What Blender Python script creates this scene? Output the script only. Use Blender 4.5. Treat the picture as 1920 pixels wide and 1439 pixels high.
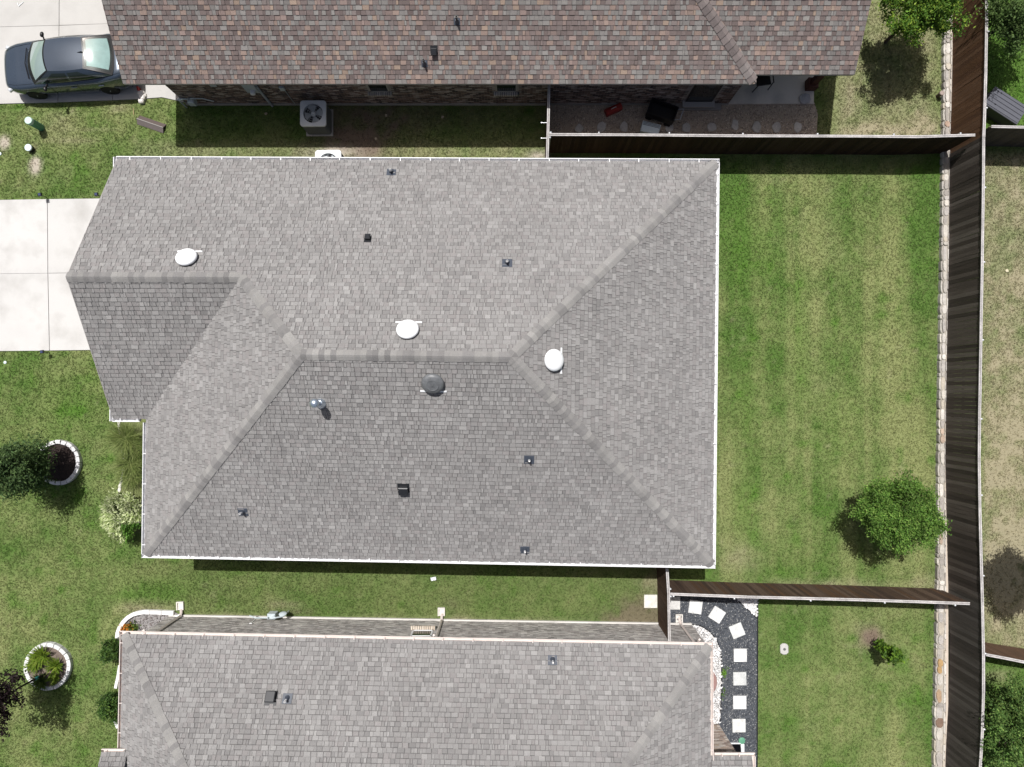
import bpy, math, random
import numpy as np
from mathutils import Vector, Matrix

random.seed(11)
rng = np.random.default_rng(11)
for _o in list(bpy.data.objects):
    bpy.data.objects.remove(_o)
SC = bpy.context.scene
COL = SC.collection
R = math.radians

# ------------------------------------------------------------------ camera
# drone hovering 26 m above the lot, looking almost straight down
F, H = 1333.0, 26.0                     # focal length in photo pixels, height in metres
TILT = math.atan(18.5 / F)
cam_d = bpy.data.cameras.new('camera')
cam_d.sensor_fit = 'HORIZONTAL'
cam_d.angle = 2 * math.atan(960 / F)
cam_d.clip_start, cam_d.clip_end = 0.5, 600
cam = bpy.data.objects.new('camera', cam_d)
cam.location = (0, 0, H)
cam.rotation_euler = (TILT, 0, 0)
COL.objects.link(cam)
SC.camera = cam

# ------------------------------------------------------------------ sky, sun, exposure
SUN_DIR = Vector((0.15, -0.39, -1.0)).normalized()
W = bpy.data.worlds.new('World')
SC.world = W
W.use_nodes = True
_wn, _wl = W.node_tree.nodes, W.node_tree.links
_bg = _wn['Background']
_sky = _wn.new('ShaderNodeTexSky')
_sky.sky_type = 'NISHITA'
_sky.sun_disc = False
_sky.dust_density = 5.0
_sky.ozone_density = 0.4
_sky.sun_elevation = math.asin(-SUN_DIR.z)
_sky.sun_rotation = math.atan2(-SUN_DIR.x, -SUN_DIR.y)
_wl.new(_sky.outputs[0], _bg.inputs[0])
_bg.inputs[1].default_value = 0.068
sun_d = bpy.data.lights.new('sun', 'SUN')
sun_d.energy = 4.8
sun_d.angle = R(0.53)
sun_d.color = (1.0, 0.985, 0.965)
sun = bpy.data.objects.new('sun', sun_d)
sun.rotation_euler = SUN_DIR.to_track_quat('-Z', 'Y').to_euler()
sun.location = (-10, 25, 60)
COL.objects.link(sun)
SC.view_settings.view_transform = 'Standard'
SC.view_settings.look = 'None'
SC.view_settings.exposure = 0.1
SC.view_settings.gamma = 1.0
SC.view_settings.use_curve_mapping = False

# ------------------------------------------------------------------ helpers
_ct, _st = math.cos(TILT), math.sin(TILT)
def P(px, py, z=0.0):
    """point of the place seen at a photo pixel, at height z"""
    a, b, c = (px - 960) / F, -(py - 719.5) / F, -1.0
    d = (a, b * _ct - c * _st, b * _st + c * _ct)
    t = (z - H) / d[2]
    return Vector((d[0] * t, d[1] * t, z))
def proj(p):
    x, y, z = p[0], p[1], p[2] - H
    b = y * _ct + z * _st
    c = -y * _st + z * _ct
    return (960 + F * x / -c, 719.5 - F * b / -c)
M2 = lambda px: px * H / F               # photo pixels on the ground -> metres
BASE = {}

def tag(o, label=None, cat=None, group=None, kind=None):
    if label: o['label'] = label
    if cat: o['category'] = cat
    if group: o['group'] = group
    if kind: o['kind'] = kind
    return o
def thing(name, loc, label, cat, group=None, local=False):
    """empty at a thing's base; parts are given in world coordinates unless local"""
    o = bpy.data.objects.new(name, None)
    o.empty_display_size = 0.2
    COL.objects.link(o)
    if not local:
        o.location = loc
        BASE[o.name] = Vector(loc)
    return tag(o, label, cat, group)
def link(o, parent):
    COL.objects.link(o)
    if parent is not None:
        o.parent = parent
        if parent.name in BASE:
            o.matrix_parent_inverse = Matrix.Translation(-BASE[parent.name])
    return o
def copy_tree(o, parent=None):
    c = o.copy()
    COL.objects.link(c)
    if parent is not None:
        c.parent = parent
    for ch in list(o.children):
        copy_tree(ch, c)
    return c

class MB:
    def __init__(s, col=(1, 1, 1)):
        s.v, s.f, s.c, s.m, s.col, s.mi = [], [], [], [], col, 0
    def face(s, idx, col=None):
        s.f.append(idx); s.c.append(col or s.col); s.m.append(s.mi)
    def add(s, vs):
        n = len(s.v); s.v.extend([tuple(p) for p in vs]); return n
    def poly(s, vs, col=None):
        n = s.add(vs); s.face(list(range(n, n + len(vs))), col)
    def box(s, c, size, rz=0.0, M=None, col=None, bevel=0.0):
        x, y, z = size[0] / 2, size[1] / 2, size[2] / 2
        b = min(bevel, x * .9, y * .9, z * .9)
        T = M if M is not None else Matrix.Translation(Vector(c)) @ Matrix.Rotation(rz, 4, 'Z')
        if b <= 0:
            vs = [(-x, -y, -z), (x, -y, -z), (x, y, -z), (-x, y, -z), (-x, -y, z), (x, -y, z), (x, y, z), (-x, y, z)]
            n = s.add([T @ Vector(p) for p in vs])
            for q in ((0, 3, 2, 1), (4, 5, 6, 7), (0, 1, 5, 4), (1, 2, 6, 5), (2, 3, 7, 6), (3, 0, 4, 7)):
                s.face([n + i for i in q], col)
        else:
            def ring(d, zz):
                return [(-x + d, -y + d, zz), (x - d, -y + d, zz), (x - d, y - d, zz), (-x + d, y - d, zz)]
            rings = [ring(0, -z), ring(0, z - b), ring(b, z)]
            n = s.add([T @ Vector(p) for r in rings for p in r])
            s.face([n + 3, n + 2, n + 1, n], col)
            for k in range(2):
                for i in range(4):
                    j = (i + 1) % 4
                    s.face([n + 4 * k + i, n + 4 * k + j, n + 4 * k + 4 + j, n + 4 * k + 4 + i], col)
            s.face([n + 8, n + 9, n + 10, n + 11], col)
    def prism(s, pts, z0, z1, col=None, inset=0.0, cap_bottom=False):
        k = len(pts)
        a = sum((pts[i][0] * pts[(i + 1) % k][1] - pts[(i + 1) % k][0] * pts[i][1]) for i in range(k))
        if a < 0: pts = list(reversed(pts))
        cx = sum(p[0] for p in pts) / k; cy = sum(p[1] for p in pts) / k
        n = s.add([(p[0], p[1], z0) for p in pts])
        if inset > 0:
            s.add([(p[0], p[1], z1 - inset) for p in pts])
            top = []
            for p in pts:
                dx, dy = cx - p[0], cy - p[1]; L = math.hypot(dx, dy) or 1
                top.append((p[0] + dx / L * inset, p[1] + dy / L * inset, z1))
            s.add(top); lv = 3
        else:
            s.add([(p[0], p[1], z1) for p in pts]); lv = 2
        for q in range(lv - 1):
            for i in range(k):
                j = (i + 1) % k
                s.face([n + q * k + i, n + q * k + j, n + q * k + k + j, n + q * k + k + i], col)
        s.face([n + (lv - 1) * k + i for i in range(k)], col)
        if cap_bottom: s.face([n + i for i in reversed(range(k))], col)
    def tube(s, path, rad, n=8, col=None, caps=True):
        path = [Vector(p) for p in path]
        if not hasattr(rad, '__len__'): rad = [rad] * len(path)
        st = len(s.v); up = None
        for i, p in enumerate(path):
            d = (path[min(i + 1, len(path) - 1)] - path[max(i - 1, 0)])
            d = d.normalized() if d.length > 1e-9 else Vector((0, 0, 1))
            if up is None:
                up = Vector((1, 0, 0)) if abs(d.x) < .8 else Vector((0, 1, 0))
            a = (up - d * up.dot(d)).normalized(); up = a
            b = d.cross(a)
            s.add([p + (a * math.cos(2 * math.pi * k / n) + b * math.sin(2 * math.pi * k / n)) * rad[i] for k in range(n)])
        for i in range(len(path) - 1):
            for k in range(n):
                k2 = (k + 1) % n
                s.face([st + i * n + k, st + i * n + k2, st + (i + 1) * n + k2, st + (i + 1) * n + k], col)
        if caps:
            s.face([st + k for k in reversed(range(n))], col)
            s.face([st + (len(path) - 1) * n + k for k in range(n)], col)
    def lathe(s, prof, n=20, M=None, col=None, sx=1.0, sy=1.0):
        T = M if M is not None else Matrix.Identity(4)
        st = len(s.v)
        for r, z in prof:
            s.add([T @ Vector((r * sx * math.cos(2 * math.pi * k / n), r * sy * math.sin(2 * math.pi * k / n), z)) for k in range(n)])
        for i in range(len(prof) - 1):
            for k in range(n):
                k2 = (k + 1) % n
                s.face([st + i * n + k, st + i * n + k2, st + (i + 1) * n + k2, st + (i + 1) * n + k], col)
        if prof[0][0] > 1e-4: s.face([st + k for k in reversed(range(n))], col)
        if prof[-1][0] > 1e-4: s.face([st + (len(prof) - 1) * n + k for k in range(n)], col)
    def grid(s, fn, nu, nv, col=None, flip=False):
        st = len(s.v)
        for i in range(nu + 1):
            s.add([fn(i / nu, j / nv) for j in range(nv + 1)])
        for i in range(nu):
            for j in range(nv):
                q = [st + i * (nv + 1) + j, st + (i + 1) * (nv + 1) + j, st + (i + 1) * (nv + 1) + j + 1, st + i * (nv + 1) + j + 1]
                s.face(q[::-1] if flip else q, col)
    def mesh(s, name, mats, smooth=False):
        me = bpy.data.meshes.new(name)
        me.from_pydata(s.v, [], s.f)
        for m in (mats if isinstance(mats, (list, tuple)) else [mats]):
            me.materials.append(m)
        if any(s.m): me.polygons.foreach_set('material_index', s.m)
        ca = me.color_attributes.new('Col', 'FLOAT_COLOR', 'CORNER')
        tot = np.array([len(f) for f in s.f])
        c = np.ones((len(s.f), 4)); c[:, :3] = np.array(s.c)
        ca.data.foreach_set('color', np.repeat(c, tot, axis=0).ravel())
        if smooth: me.polygons.foreach_set('use_smooth', [True] * len(s.f))
        me.update()
        return me
    def build(s, name, mats, parent=None, smooth=False):
        return link(bpy.data.objects.new(name, s.mesh(name, mats, smooth)), parent)

def auto_smooth(o, ang=40):
    m = o.data
    m.polygons.foreach_set('use_smooth', [True] * len(m.polygons))
    try: m.set_sharp_from_angle(angle=R(ang))
    except Exception: pass
    return o

# ------------------------------------------------------------------ materials
def mat(name, color=None, rough=.85, var=.12, scale=6.0, fine=0.0, fscale=90.0, bump=0.0, bscale=60.0,
        metallic=0.0, spec=.4, coat=0.0, drough=0.0, transl=0.0, stretch=(1, 1, 1), two=None, coords='world'):
    """procedural surface: color (or the piece's own colour) x broad noise x fine grain, with bump"""
    m = bpy.data.materials.new(name); m.use_nodes = True
    N, L = m.node_tree.nodes, m.node_tree.links
    b = N['Principled BSDF']
    if coords == 'world':
        co = N.new('ShaderNodeNewGeometry').outputs['Position']
    else:
        co = N.new('ShaderNodeTexCoord').outputs['Object']
    mp = N.new('ShaderNodeMapping'); mp.inputs['Scale'].default_value = stretch
    L.new(co, mp.inputs[0]); co = mp.outputs[0]
    if color is None:
        at = N.new('ShaderNodeAttribute'); at.attribute_name = 'Col'; src = at.outputs['Color']
    else:
        rg = N.new('ShaderNodeRGB'); rg.outputs[0].default_value = (*color, 1); src = rg.outputs[0]
    if two is not None:
        n0 = N.new('ShaderNodeTexNoise'); n0.inputs['Scale'].default_value = two[1]; n0.inputs['Detail'].default_value = 5
        L.new(co, n0.inputs['Vector'])
        rp = N.new('ShaderNodeValToRGB'); rp.color_ramp.elements[0].position = two[2]; rp.color_ramp.elements[1].position = two[3]
        L.new(n0.outputs['Fac'], rp.inputs[0])
        mx = N.new('ShaderNodeMix'); mx.data_type = 'RGBA'
        L.new(rp.outputs[0], mx.inputs[0]); L.new(src, mx.inputs[6]); mx.inputs[7].default_value = (*two[0], 1)
        src = mx.outputs[2]
    def mul(src, sc, amt, det):
        n = N.new('ShaderNodeTexNoise'); n.inputs['Scale'].default_value = sc; n.inputs['Detail'].default_value = det
        n.inputs['Roughness'].default_value = .6
        L.new(co, n.inputs['Vector'])
        r = N.new('ShaderNodeMapRange'); r.inputs[1].default_value = .25; r.inputs[2].default_value = .75
        r.inputs[3].default_value = 1 - amt; r.inputs[4].default_value = 1 + amt
        L.new(n.outputs['Fac'], r.inputs[0])
        x = N.new('ShaderNodeMix'); x.data_type = 'RGBA'; x.blend_type = 'MULTIPLY'; x.inputs[0].default_value = 1
        L.new(src, x.inputs[6]); L.new(r.outputs[0], x.inputs[7])
        return x.outputs[2]
    if var: src = mul(src, scale, var, 4)
    if fine: src = mul(src, fscale, fine, 2)
    L.new(src, b.inputs['Base Color'])
    b.inputs['Roughness'].default_value = rough
    b.inputs['Metallic'].default_value = metallic
    b.inputs['Specular IOR Level'].default_value = spec
    if drough and 'Diffuse Roughness' in b.inputs: b.inputs['Diffuse Roughness'].default_value = drough
    if coat:
        b.inputs['Coat Weight'].default_value = coat; b.inputs['Coat Roughness'].default_value = .04
    if bump:
        n = N.new('ShaderNodeTexNoise'); n.inputs['Scale'].default_value = bscale; n.inputs['Detail'].default_value = 3
        L.new(co, n.inputs['Vector'])
        bp = N.new('ShaderNodeBump'); bp.inputs['Strength'].default_value = bump; bp.inputs['Distance'].default_value = .02
        L.new(n.outputs['Fac'], bp.inputs['Height']); L.new(bp.outputs[0], b.inputs['Normal'])
    if transl:
        tr = N.new('ShaderNodeBsdfTranslucent'); L.new(src, tr.inputs[0])
        ms = N.new('ShaderNodeMixShader'); ms.inputs[0].default_value = transl
        L.new(b.outputs[0], ms.inputs[1]); L.new(tr.outputs[0], ms.inputs[2])
        L.new(ms.outputs[0], N['Material Output'].inputs['Surface'])
    return m

MT = dict(
    grass=mat('lawn_grass', None, .95, .10, 5.0, .26, 34, .45, 45, spec=.08),
    blade=mat('grass_blade', None, .85, 0, 1, 0, 1, spec=.08, transl=.45),
    leaf=mat('leaf', None, .6, 0, 1, 0, 1, spec=.18, transl=.35),
    bark=mat('bark', (.10, .075, .06), .95, .3, 12, .3, 60, .8, 40, stretch=(1, 1, .3)),
    concrete=mat('concrete', None, .9, .05, .6, .05, 45, .15, 70, spec=.25, two=((.40, .388, .368), 1.1, .48, .78)),
    joint=mat('joint_dirt', (.22, .20, .18), 1, .3, 8),
    shingle=mat('shingle', None, .95, .075, .55, .20, 60, .5, 160, spec=.12, drough=.35),
    deck=mat('roof_felt', (.055, .053, .052), .95, .15, 5),
    gutter=mat('white_aluminium', (.74, .74, .75), .45, .05, 2, .04, 30, spec=.5),
    gutter_tan=mat('tan_aluminium', (.64, .565, .525), .5, .10, 3, .06, 30, spec=.5),
    trim=mat('painted_trim', (.35, .33, .31), .7, .06, 4),
    soffit=mat('soffit_board', (.42, .39, .36), .8, .06, 4),
    brick=mat('brick', None, .92, .12, 9, .2, 70, .4, 90, spec=.2),
    mortar=mat('mortar', (.36, .34, .32), .95, .1, 8, .15, 60),
    mortar_dark=mat('mortar_shade', (.34, .31, .29), .95, .1, 8, .15, 60),
    wall=mat('plain_brick_wall', (.30, .25, .22), .92, .15, 6, .15, 50),
    wood=mat('fence_wood', None, .9, .22, 2.2, .25, 40, .4, 60, stretch=(6, 6, .5), spec=.15),
    cap=mat('weathered_cap_board', (.43, .41, .40), .9, .3, 2.5, .25, 30, spec=.15),
    galv=mat('galvanised_steel', (.62, .63, .65), .4, .08, 6, metallic=.35),
    stone=mat('wall_stone', None, .92, .2, 7, .22, 40, .6, 30, spec=.2),
    stone_mortar=mat('stone_mortar', (.36, .33, .285), .95, .14, 5, .15, 40, .4, 40),
    white_stone=mat('white_limestone', None, .9, .06, 7, .08, 45, .3, 50, spec=.2),
    pebble=mat('pebble', None, .85, .1, 20, spec=.25),
    gravel=mat('pea_gravel_bed', (.44, .37, .30), .95, .15, 6, .5, 70, 1, 60),
    dark_gravel=mat('black_gravel_bed', (.075, .082, .094), .9, .15, 4, .6, 55, 1, 60),
    white_bed=mat('white_rock_bed', (.55, .54, .53), .95, .1, 4, .4, 50, 1, 30),
    mulch=mat('mulch', (.030, .020, .017), .98, .3, 8, .6, 50, 1, 40),
    soil=mat('bed_soil', (.16, .125, .105), .98, .25, 6, .4, 50, .8, 40),
    grey_bed=mat('grey_rock_bed', (.26, .245, .24), .95, .2, 8, .55, 50, 1, 40),
    vent_white=mat('vent_white', (.80, .81, .82), .4, .04, 3, spec=.5),
    vent_grey=mat('vent_weathered', (.13, .135, .14), .45, .3, 7, .1, 50, spec=.5),
    vent_black=mat('vent_black', (.016, .017, .020), .45, .15, 8, spec=.5),
    lead=mat('lead_flashing', (.055, .065, .085), .5, .15, 8, spec=.5),
    pipe=mat('pvc_pipe', (.70, .70, .70), .5, .04, 6),
    flue=mat('flue_metal', (.55, .62, .70), .28, .15, 10, metallic=.85),
    glass_dark=mat('window_glass', (.012, .018, .020), .04, 0, 1, spec=.6, coat=.3),
    carpaint=mat('car_paint', (.055, .074, .102), .24, .05, 2, metallic=.45, spec=.5, coat=1.0),
    carglass=mat('car_glass', (.24, .31, .30), .05, .05, 2, spec=.7, coat=.6),
    glazing=mat('clear_glazing', (.8, .85, .84), .03, 0, 1),
    sunshade=mat('pale_sunshade', (.42, .52, .48), .6, .15, 4),
    shelf=mat('parcel_shelf', (.36, .46, .46), .6, .2, 3),
    carglass_side=mat('car_side_glass', (.022, .030, .028), .06, .1, 2, spec=.4),
    cartrim=mat('car_black_trim', (.010, .010, .011), .4, 0, 1),
    tyre=mat('tyre_rubber', (.015, .015, .015), .85, .1, 10),
    rim=mat('alloy_rim', (.72, .73, .75), .45, .05, 5, metallic=.1),
    lamp_red=mat('tail_lamp', (.16, .008, .010), .15, 0, 1, coat=.6),
    lamp_clear=mat('head_lamp', (.55, .57, .60), .12, 0, 1, coat=.6),
    plate=mat('plate_white', (.7, .7, .68), .5, 0, 1),
    ac_top=mat('condenser_top', (.58, .61, .63), .5, .05, 4),
    ac_side=mat('condenser_louvre', (.10, .105, .10), .6, .1, 10),
    ac_dark=mat('condenser_inside', (.02, .02, .022), .8, .1, 10),
    ac_fan=mat('condenser_fan', (.38, .41, .43), .5, .05, 10),
    green_plastic=mat('green_plastic', (.10, .27, .17), .55, .06, 5),
    pale_green=mat('pale_green_plastic', (.46, .62, .52), .55, .06, 5),
    pale_blue=mat('pale_blue_plastic', (.62, .72, .76), .5, .06, 12),
    black_plastic=mat('black_plastic', (.012, .012, .014), .5, .1, 8),
    solar=mat('solar_panel', (.035, .05, .11), .2, .05, 30),
    red_paint=mat('red_paint', (.30, .028, .022), .45, .1, 8),
    steel_blue=mat('grey_paint', (.36, .40, .45), .5, .08, 8),
    meter=mat('meter_grey', (.46, .52, .55), .5, .1, 12),
    box_grey=mat('storage_grey', (.085, .088, .105), .6, .06, 5),
    post_red=mat('stained_post', (.085, .030, .020), .7, .2, 6, .15, 40, stretch=(4, 4, .5)),
    flag=mat('flagstone', None, .92, .2, 6, .2, 40, .5, 40),
    paver=mat('paver', None, .9, .20, 6, .18, 40, .5, 50),
    litter=mat('paper_scrap', (.75, .77, .78), .6, .05, 10),
    teal=mat('teal_tie', (.05, .40, .42), .5, .05, 10),
    clay=mat('clay_red_pad', (.27, .165, .15), .9, .1, 6, .1, 40),
)

def _glaze(m):            # thin clear pane: see-through with a mirror-like surface reflection
    N, L = m.node_tree.nodes, m.node_tree.links
    t = N.new('ShaderNodeBsdfTransparent'); t.inputs[0].default_value = (.80, .88, .86, 1)
    g = N.new('ShaderNodeBsdfGlossy'); g.inputs['Roughness'].default_value = .09
    f = N.new('ShaderNodeFresnel'); f.inputs[0].default_value = 1.65
    x = N.new('ShaderNodeMixShader')
    L.new(f.outputs[0], x.inputs[0]); L.new(t.outputs[0], x.inputs[1]); L.new(g.outputs[0], x.inputs[2])
    L.new(x.outputs[0], N['Material Output'].inputs['Surface'])
_glaze(MT['glazing'])

def noise2(x, y, sc, seed=0):
    x = np.asarray(x) * sc + seed * 17.3; y = np.asarray(y) * sc + seed * 5.7
    xi, yi = np.floor(x), np.floor(y); fx, fy = x - xi, y - yi
    fx, fy = fx * fx * (3 - 2 * fx), fy * fy * (3 - 2 * fy)
    def h(i, j):
        n = np.sin(i * 127.1 + j * 311.7 + seed * 74.7) * 43758.5453
        return n - np.floor(n)
    return (h(xi, yi) * (1 - fx) + h(xi + 1, yi) * fx) * (1 - fy) + (h(xi, yi + 1) * (1 - fx) + h(xi + 1, yi + 1) * fx) * fy
def fbm(x, y, sc, seed=0, o=4):
    t, a, s = 0, .5, 0
    for k in range(o):
        t = t + a * noise2(x, y, sc * 2 ** k, seed + k * 3); s += a; a *= .55
    return t / s
def inpoly(x, y, poly):
    r = np.zeros(np.shape(x), bool); n = len(poly)
    for i in range(n):
        x1, y1 = poly[i][0], poly[i][1]; x2, y2 = poly[(i + 1) % n][0], poly[(i + 1) % n][1]
        if y1 == y2: continue
        c = ((y1 > y) != (y2 > y)) & (x < (x2 - x1) * (y - y1) / (y2 - y1) + x1)
        r ^= c
    return r
GP = lambda pts, z=0.0: [P(a, b, z) for a, b in pts]     # photo outline of something lying at height z

# ------------------------------------------------------------------ ground: lawn sheet, its colour by place
def sbox(px, py, x0, x1, y0, y1, s=12.0):
    f = lambda v, a, b: 1 / (1 + np.exp(-np.clip((v - a) / s * 3, -30, 30))) * 1 / (1 + np.exp(-np.clip((b - v) / s * 3, -30, 30)))
    return f(px, x0, x1) * f(py, y0, y1)
BLOBS = [  # px, py, rx, ry, strength, kind (s soil, d dry straw, l lush)
    (655, 262, 70, 45, .95, 's'), (625, 285, 40, 12, 1.1, 'p'), (700, 235, 60, 40, .6, 's'), (1010, 290, 22, 10, .9, 'p'), (780, 215, 100, 25, .45, 's'),
    (1205, 1150, 40, 28, 1.3, 's'), (1165, 1160, 55, 14, .8, 's'), (1218, 1092, 22, 18, .9, 't'), (1235, 1090, 12, 26, .7, 't'),
    (63, 307, 9, 14, 2.2, 'p'), (3, 266, 8, 10, 1.6, 'p'), (60, 277, 10, 10, .8, 't'), (175, 241, 40, 5, .35, 't'), (140, 262, 45, 6, .4, 't'),
    (222, 200, 16, 8, .5, 't'), (100, 240, 25, 22, .3, 'd'), (110, 215, 30, 12, .25, 'd'),
    (1632, 1196, 19, 17, 1.5, 's'), (1632, 1196, 26, 22, .5, 't'),
    (300, 1138, 45, 9, .8, 't'), (265, 1143, 20, 8, .6, 't'), (545, 1133, 28, 8, .9, 't'), (560, 1147, 30, 5, .7, 's'), (850, 1130, 22, 12, .4, 's'),
    (860, 1158, 26, 6, .5, 't'), (1000, 1162, 140, 5, .5, 't'), (420, 1151, 60, 4, .6, 't'), (700, 1157, 90, 4, .5, 't'),
    (1560, 1096, 120, 12, .6, 't'), (1735, 1092, 30, 16, .5, 't'), (1380, 1050, 40, 30, .4, 't'), (1660, 245, 110, 14, .7, 't'), (1740, 225, 26, 20, .6, 't'),
    (1600, 200, 40, 60, .3, 't'), (1880, 1090, 40, 50, .5, 't'), (1870, 1040, 40, 40, .4, 't'), (1870, 1265, 30, 12, .5, 't'),
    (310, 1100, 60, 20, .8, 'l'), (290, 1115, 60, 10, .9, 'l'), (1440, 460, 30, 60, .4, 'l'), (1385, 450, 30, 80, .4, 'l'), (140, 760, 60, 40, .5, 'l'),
    (1390, 950, 20, 60, .5, 'l'), (1400, 780, 14, 80, .4, 'l'), (1500, 640, 16, 120, .5, 'l'), (1570, 800, 30, 90, .35, 'l'), (185, 680, 25, 20, .4, 'l'),
]
def grass_color(x, y):
    px, py = 960 + F * x / H, 738 - F * y / H
    n1, n2, n3 = fbm(x, y, .33, 1), fbm(x, y, 1.1, 2), noise2(x, y, 6.0, 9)
    str_ = fbm(x * 3.2, y * .16, .5, 5, 3)                      # mowing passes up and down the back yard
    pale = .46 + 0 * x
    back = sbox(px, py, 1345, 1765, 300, 1108)
    side2 = sbox(px, py, 1420, 1755, 1125, 1700)
    pale = pale + back * ((str_ - .5) * 1.9 + .06) + side2 * ((str_ - .5) * 1.5 + .12)
    pale = pale + sbox(px, py, 1380, 1765, 560, 900) * .10
    pale = pale + sbox(px, py, -900, 350, 1000, 1600, 30) * ((fbm(x, y * .4, .9, 12, 3) - .5) * .5 + .06)
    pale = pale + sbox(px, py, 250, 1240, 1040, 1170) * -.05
    pale = pale + (n1 - .5) * 1.1 + (n2 - .5) * 1.0 + (n3 - .5) * .35
    straw = sbox(px, py, 1570, 1765, -200, 252, 20) * .42 + sbox(px, py, 250, 1030, 262, 300, 8) * .30
    far = sbox(px, py, 1840, 3500, 285, 1215, 10)
    straw = straw + far * (.80 + (n1 - .5) * .45)
    lush = sbox(px, py, 1840, 3500, -900, 262, 10) * .85 + sbox(px, py, 1840, 3500, 1240, 3000, 10) * .55
    soil = 0 * x; sand = 0 * x
    w = 1 + (n2 - .5) * 1.6
    for bx, by, rx, ry, s, k in BLOBS:
        g = s * np.exp(-(((px - bx) / rx) ** 2 + ((py - by) / ry) ** 2) / w.clip(.35, 2))
        if k == 's': soil = soil + g
        elif k == 'p': sand = sand + g
        elif k == 'l': lush = lush + g
        else: straw = straw + g
    rag = fbm(x, y, 3.6, 21, 3) - .5
    straw = straw + rag * np.clip(straw, 0, 1) * 1.5 + np.clip(fbm(x, y, .8, 31) - .70, 0, 1) * .8 + np.clip(fbm(x, y, 2.6, 37, 3) - .76, 0, 1) * 2.5
    soil = soil + rag * np.clip(soil, 0, 1) * 1.8
    lush = lush + np.clip(fbm(x, y, 1.7, 43, 3) - .64, 0, 1) * 4
    mixf = lambda a, b, t: a + (b - a) * np.clip(t, 0, 1)[..., None]
    c = np.empty(np.shape(x) + (3,)); c[...] = (.092, .164, .037)
    c = mixf(c, np.array((.235, .262, .108)), pale)
    c = mixf(c, np.array((.092, .186, .031)), lush)
    c = mixf(c, np.array((.335, .30, .195)), straw * (.7 + n2 * .6))
    c = mixf(c, np.array((.19, .145, .11)), soil)
    c = mixf(c, np.array((.46, .41, .335)), sand * 1.2)
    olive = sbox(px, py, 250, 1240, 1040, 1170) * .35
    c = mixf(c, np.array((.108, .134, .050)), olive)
    return c

def np_mesh(name, V, Fq, col, m):
    me = bpy.data.meshes.new(name)
    V = np.asarray(V, np.float32); Fq = np.asarray(Fq, np.int32); k = Fq.shape[1]
    me.vertices.add(len(V)); me.vertices.foreach_set('co', V.ravel())
    me.loops.add(Fq.size); me.loops.foreach_set('vertex_index', Fq.ravel())
    me.polygons.add(len(Fq)); me.polygons.foreach_set('loop_start', np.arange(0, Fq.size, k, dtype=np.int32))
    try: me.polygons.foreach_set('loop_total', np.full(len(Fq), k, np.int32))
    except Exception: pass
    ca = me.color_attributes.new('Col', 'FLOAT_COLOR', 'POINT')
    c4 = np.ones((len(V), 4), np.float32); c4[:, :3] = col
    ca.data.foreach_set('color', c4.ravel())
    me.materials.append(m); me.update(calc_edges=True); me.validate()
    return me

_gx = np.concatenate([[-300, -120, -60, -35], np.arange(-24, 24.01, .14), [35, 60, 120, 300]])
_gy = np.concatenate([[-300, -120, -60, -30], np.arange(-19, 19.01, .14), [30, 60, 120, 300]])
_X, _Y = np.meshgrid(_gx, _gy, indexing='ij')
_V = np.stack([_X.ravel(), _Y.ravel(), 0 * _X.ravel()], 1)
_ny = len(_gy)
_i, _j = np.meshgrid(np.arange(len(_gx) - 1), np.arange(_ny - 1), indexing='ij')
_q = (_i * _ny + _j).ravel()
_Fq = np.stack([_q, _q + _ny, _q + _ny + 1, _q + 1], 1)
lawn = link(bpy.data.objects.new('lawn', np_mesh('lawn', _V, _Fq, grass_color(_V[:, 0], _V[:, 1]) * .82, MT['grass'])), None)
tag(lawn, 'mown lawn around the three houses', 'lawn', kind='structure')

EXC = []          # outlines without grass
# ------------------------------------------------------------------ driveways: slabs with recessed joints
def slab_paving(name, label, outline, slabs, tone):
    b = MB(); b.prism(GP(outline), -.05, .012); o = b.build(name, MT['joint'])
    tag(o, label, 'driveway', kind='structure')
    for s in slabs:
        w = [P(a, c) for a, c in s]; cx = sum(p.x for p in w) / len(w); cy = sum(p.y for p in w) / len(w)
        pts = []
        for p in w:
            d = Vector((cx - p.x, cy - p.y)); d = d.normalized() * .010
            pts.append((p.x + d.x, p.y + d.y))
        k = 1 + random.uniform(-.03, .03)
        m = MB(tuple(t * k for t in tone)); m.prism(pts, .0, .04, inset=.006)
        m.build('slab', MT['concrete'], o)
    EXC.append([(p.x, p.y) for p in GP(outline)])
    return o
slab_paving('driveway', 'pale concrete driveway with the dark sedan',
    [(-300, -220), (250, -220), (352, 100), (352, 194), (305, 184), (262, 187), (130, 192), (-300, 204)],
    [[(-300, -220), (113, -220), (112, 49), (-300, 60)], [(113, -220), (250, -220), (352, 100), (350, 41), (112, 49)][:3] + [(352, 41), (112, 49)],
     [(-300, 60), (112, 49), (110, 193), (-300, 204)], [(112, 49), (212, 45), (212, 189), (110, 193)],
     [(212, 45), (352, 41), (352, 194), (305, 184), (262, 187), (212, 189)]], (.455, .443, .422))
slab_paving('driveway', 'plain pale concrete driveway of the middle house',
    [(-300, 381), (330, 371), (330, 655), (-300, 662)],
    [[(-300, 381), (90, 374), (91, 513), (-300, 517)], [(90, 374), (330, 371), (330, 510), (91, 513)],
     [(-300, 517), (91, 513), (94, 658), (-300, 662)], [(91, 513), (330, 510), (330, 655), (94, 658)]], (.515, .505, .488))

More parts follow.
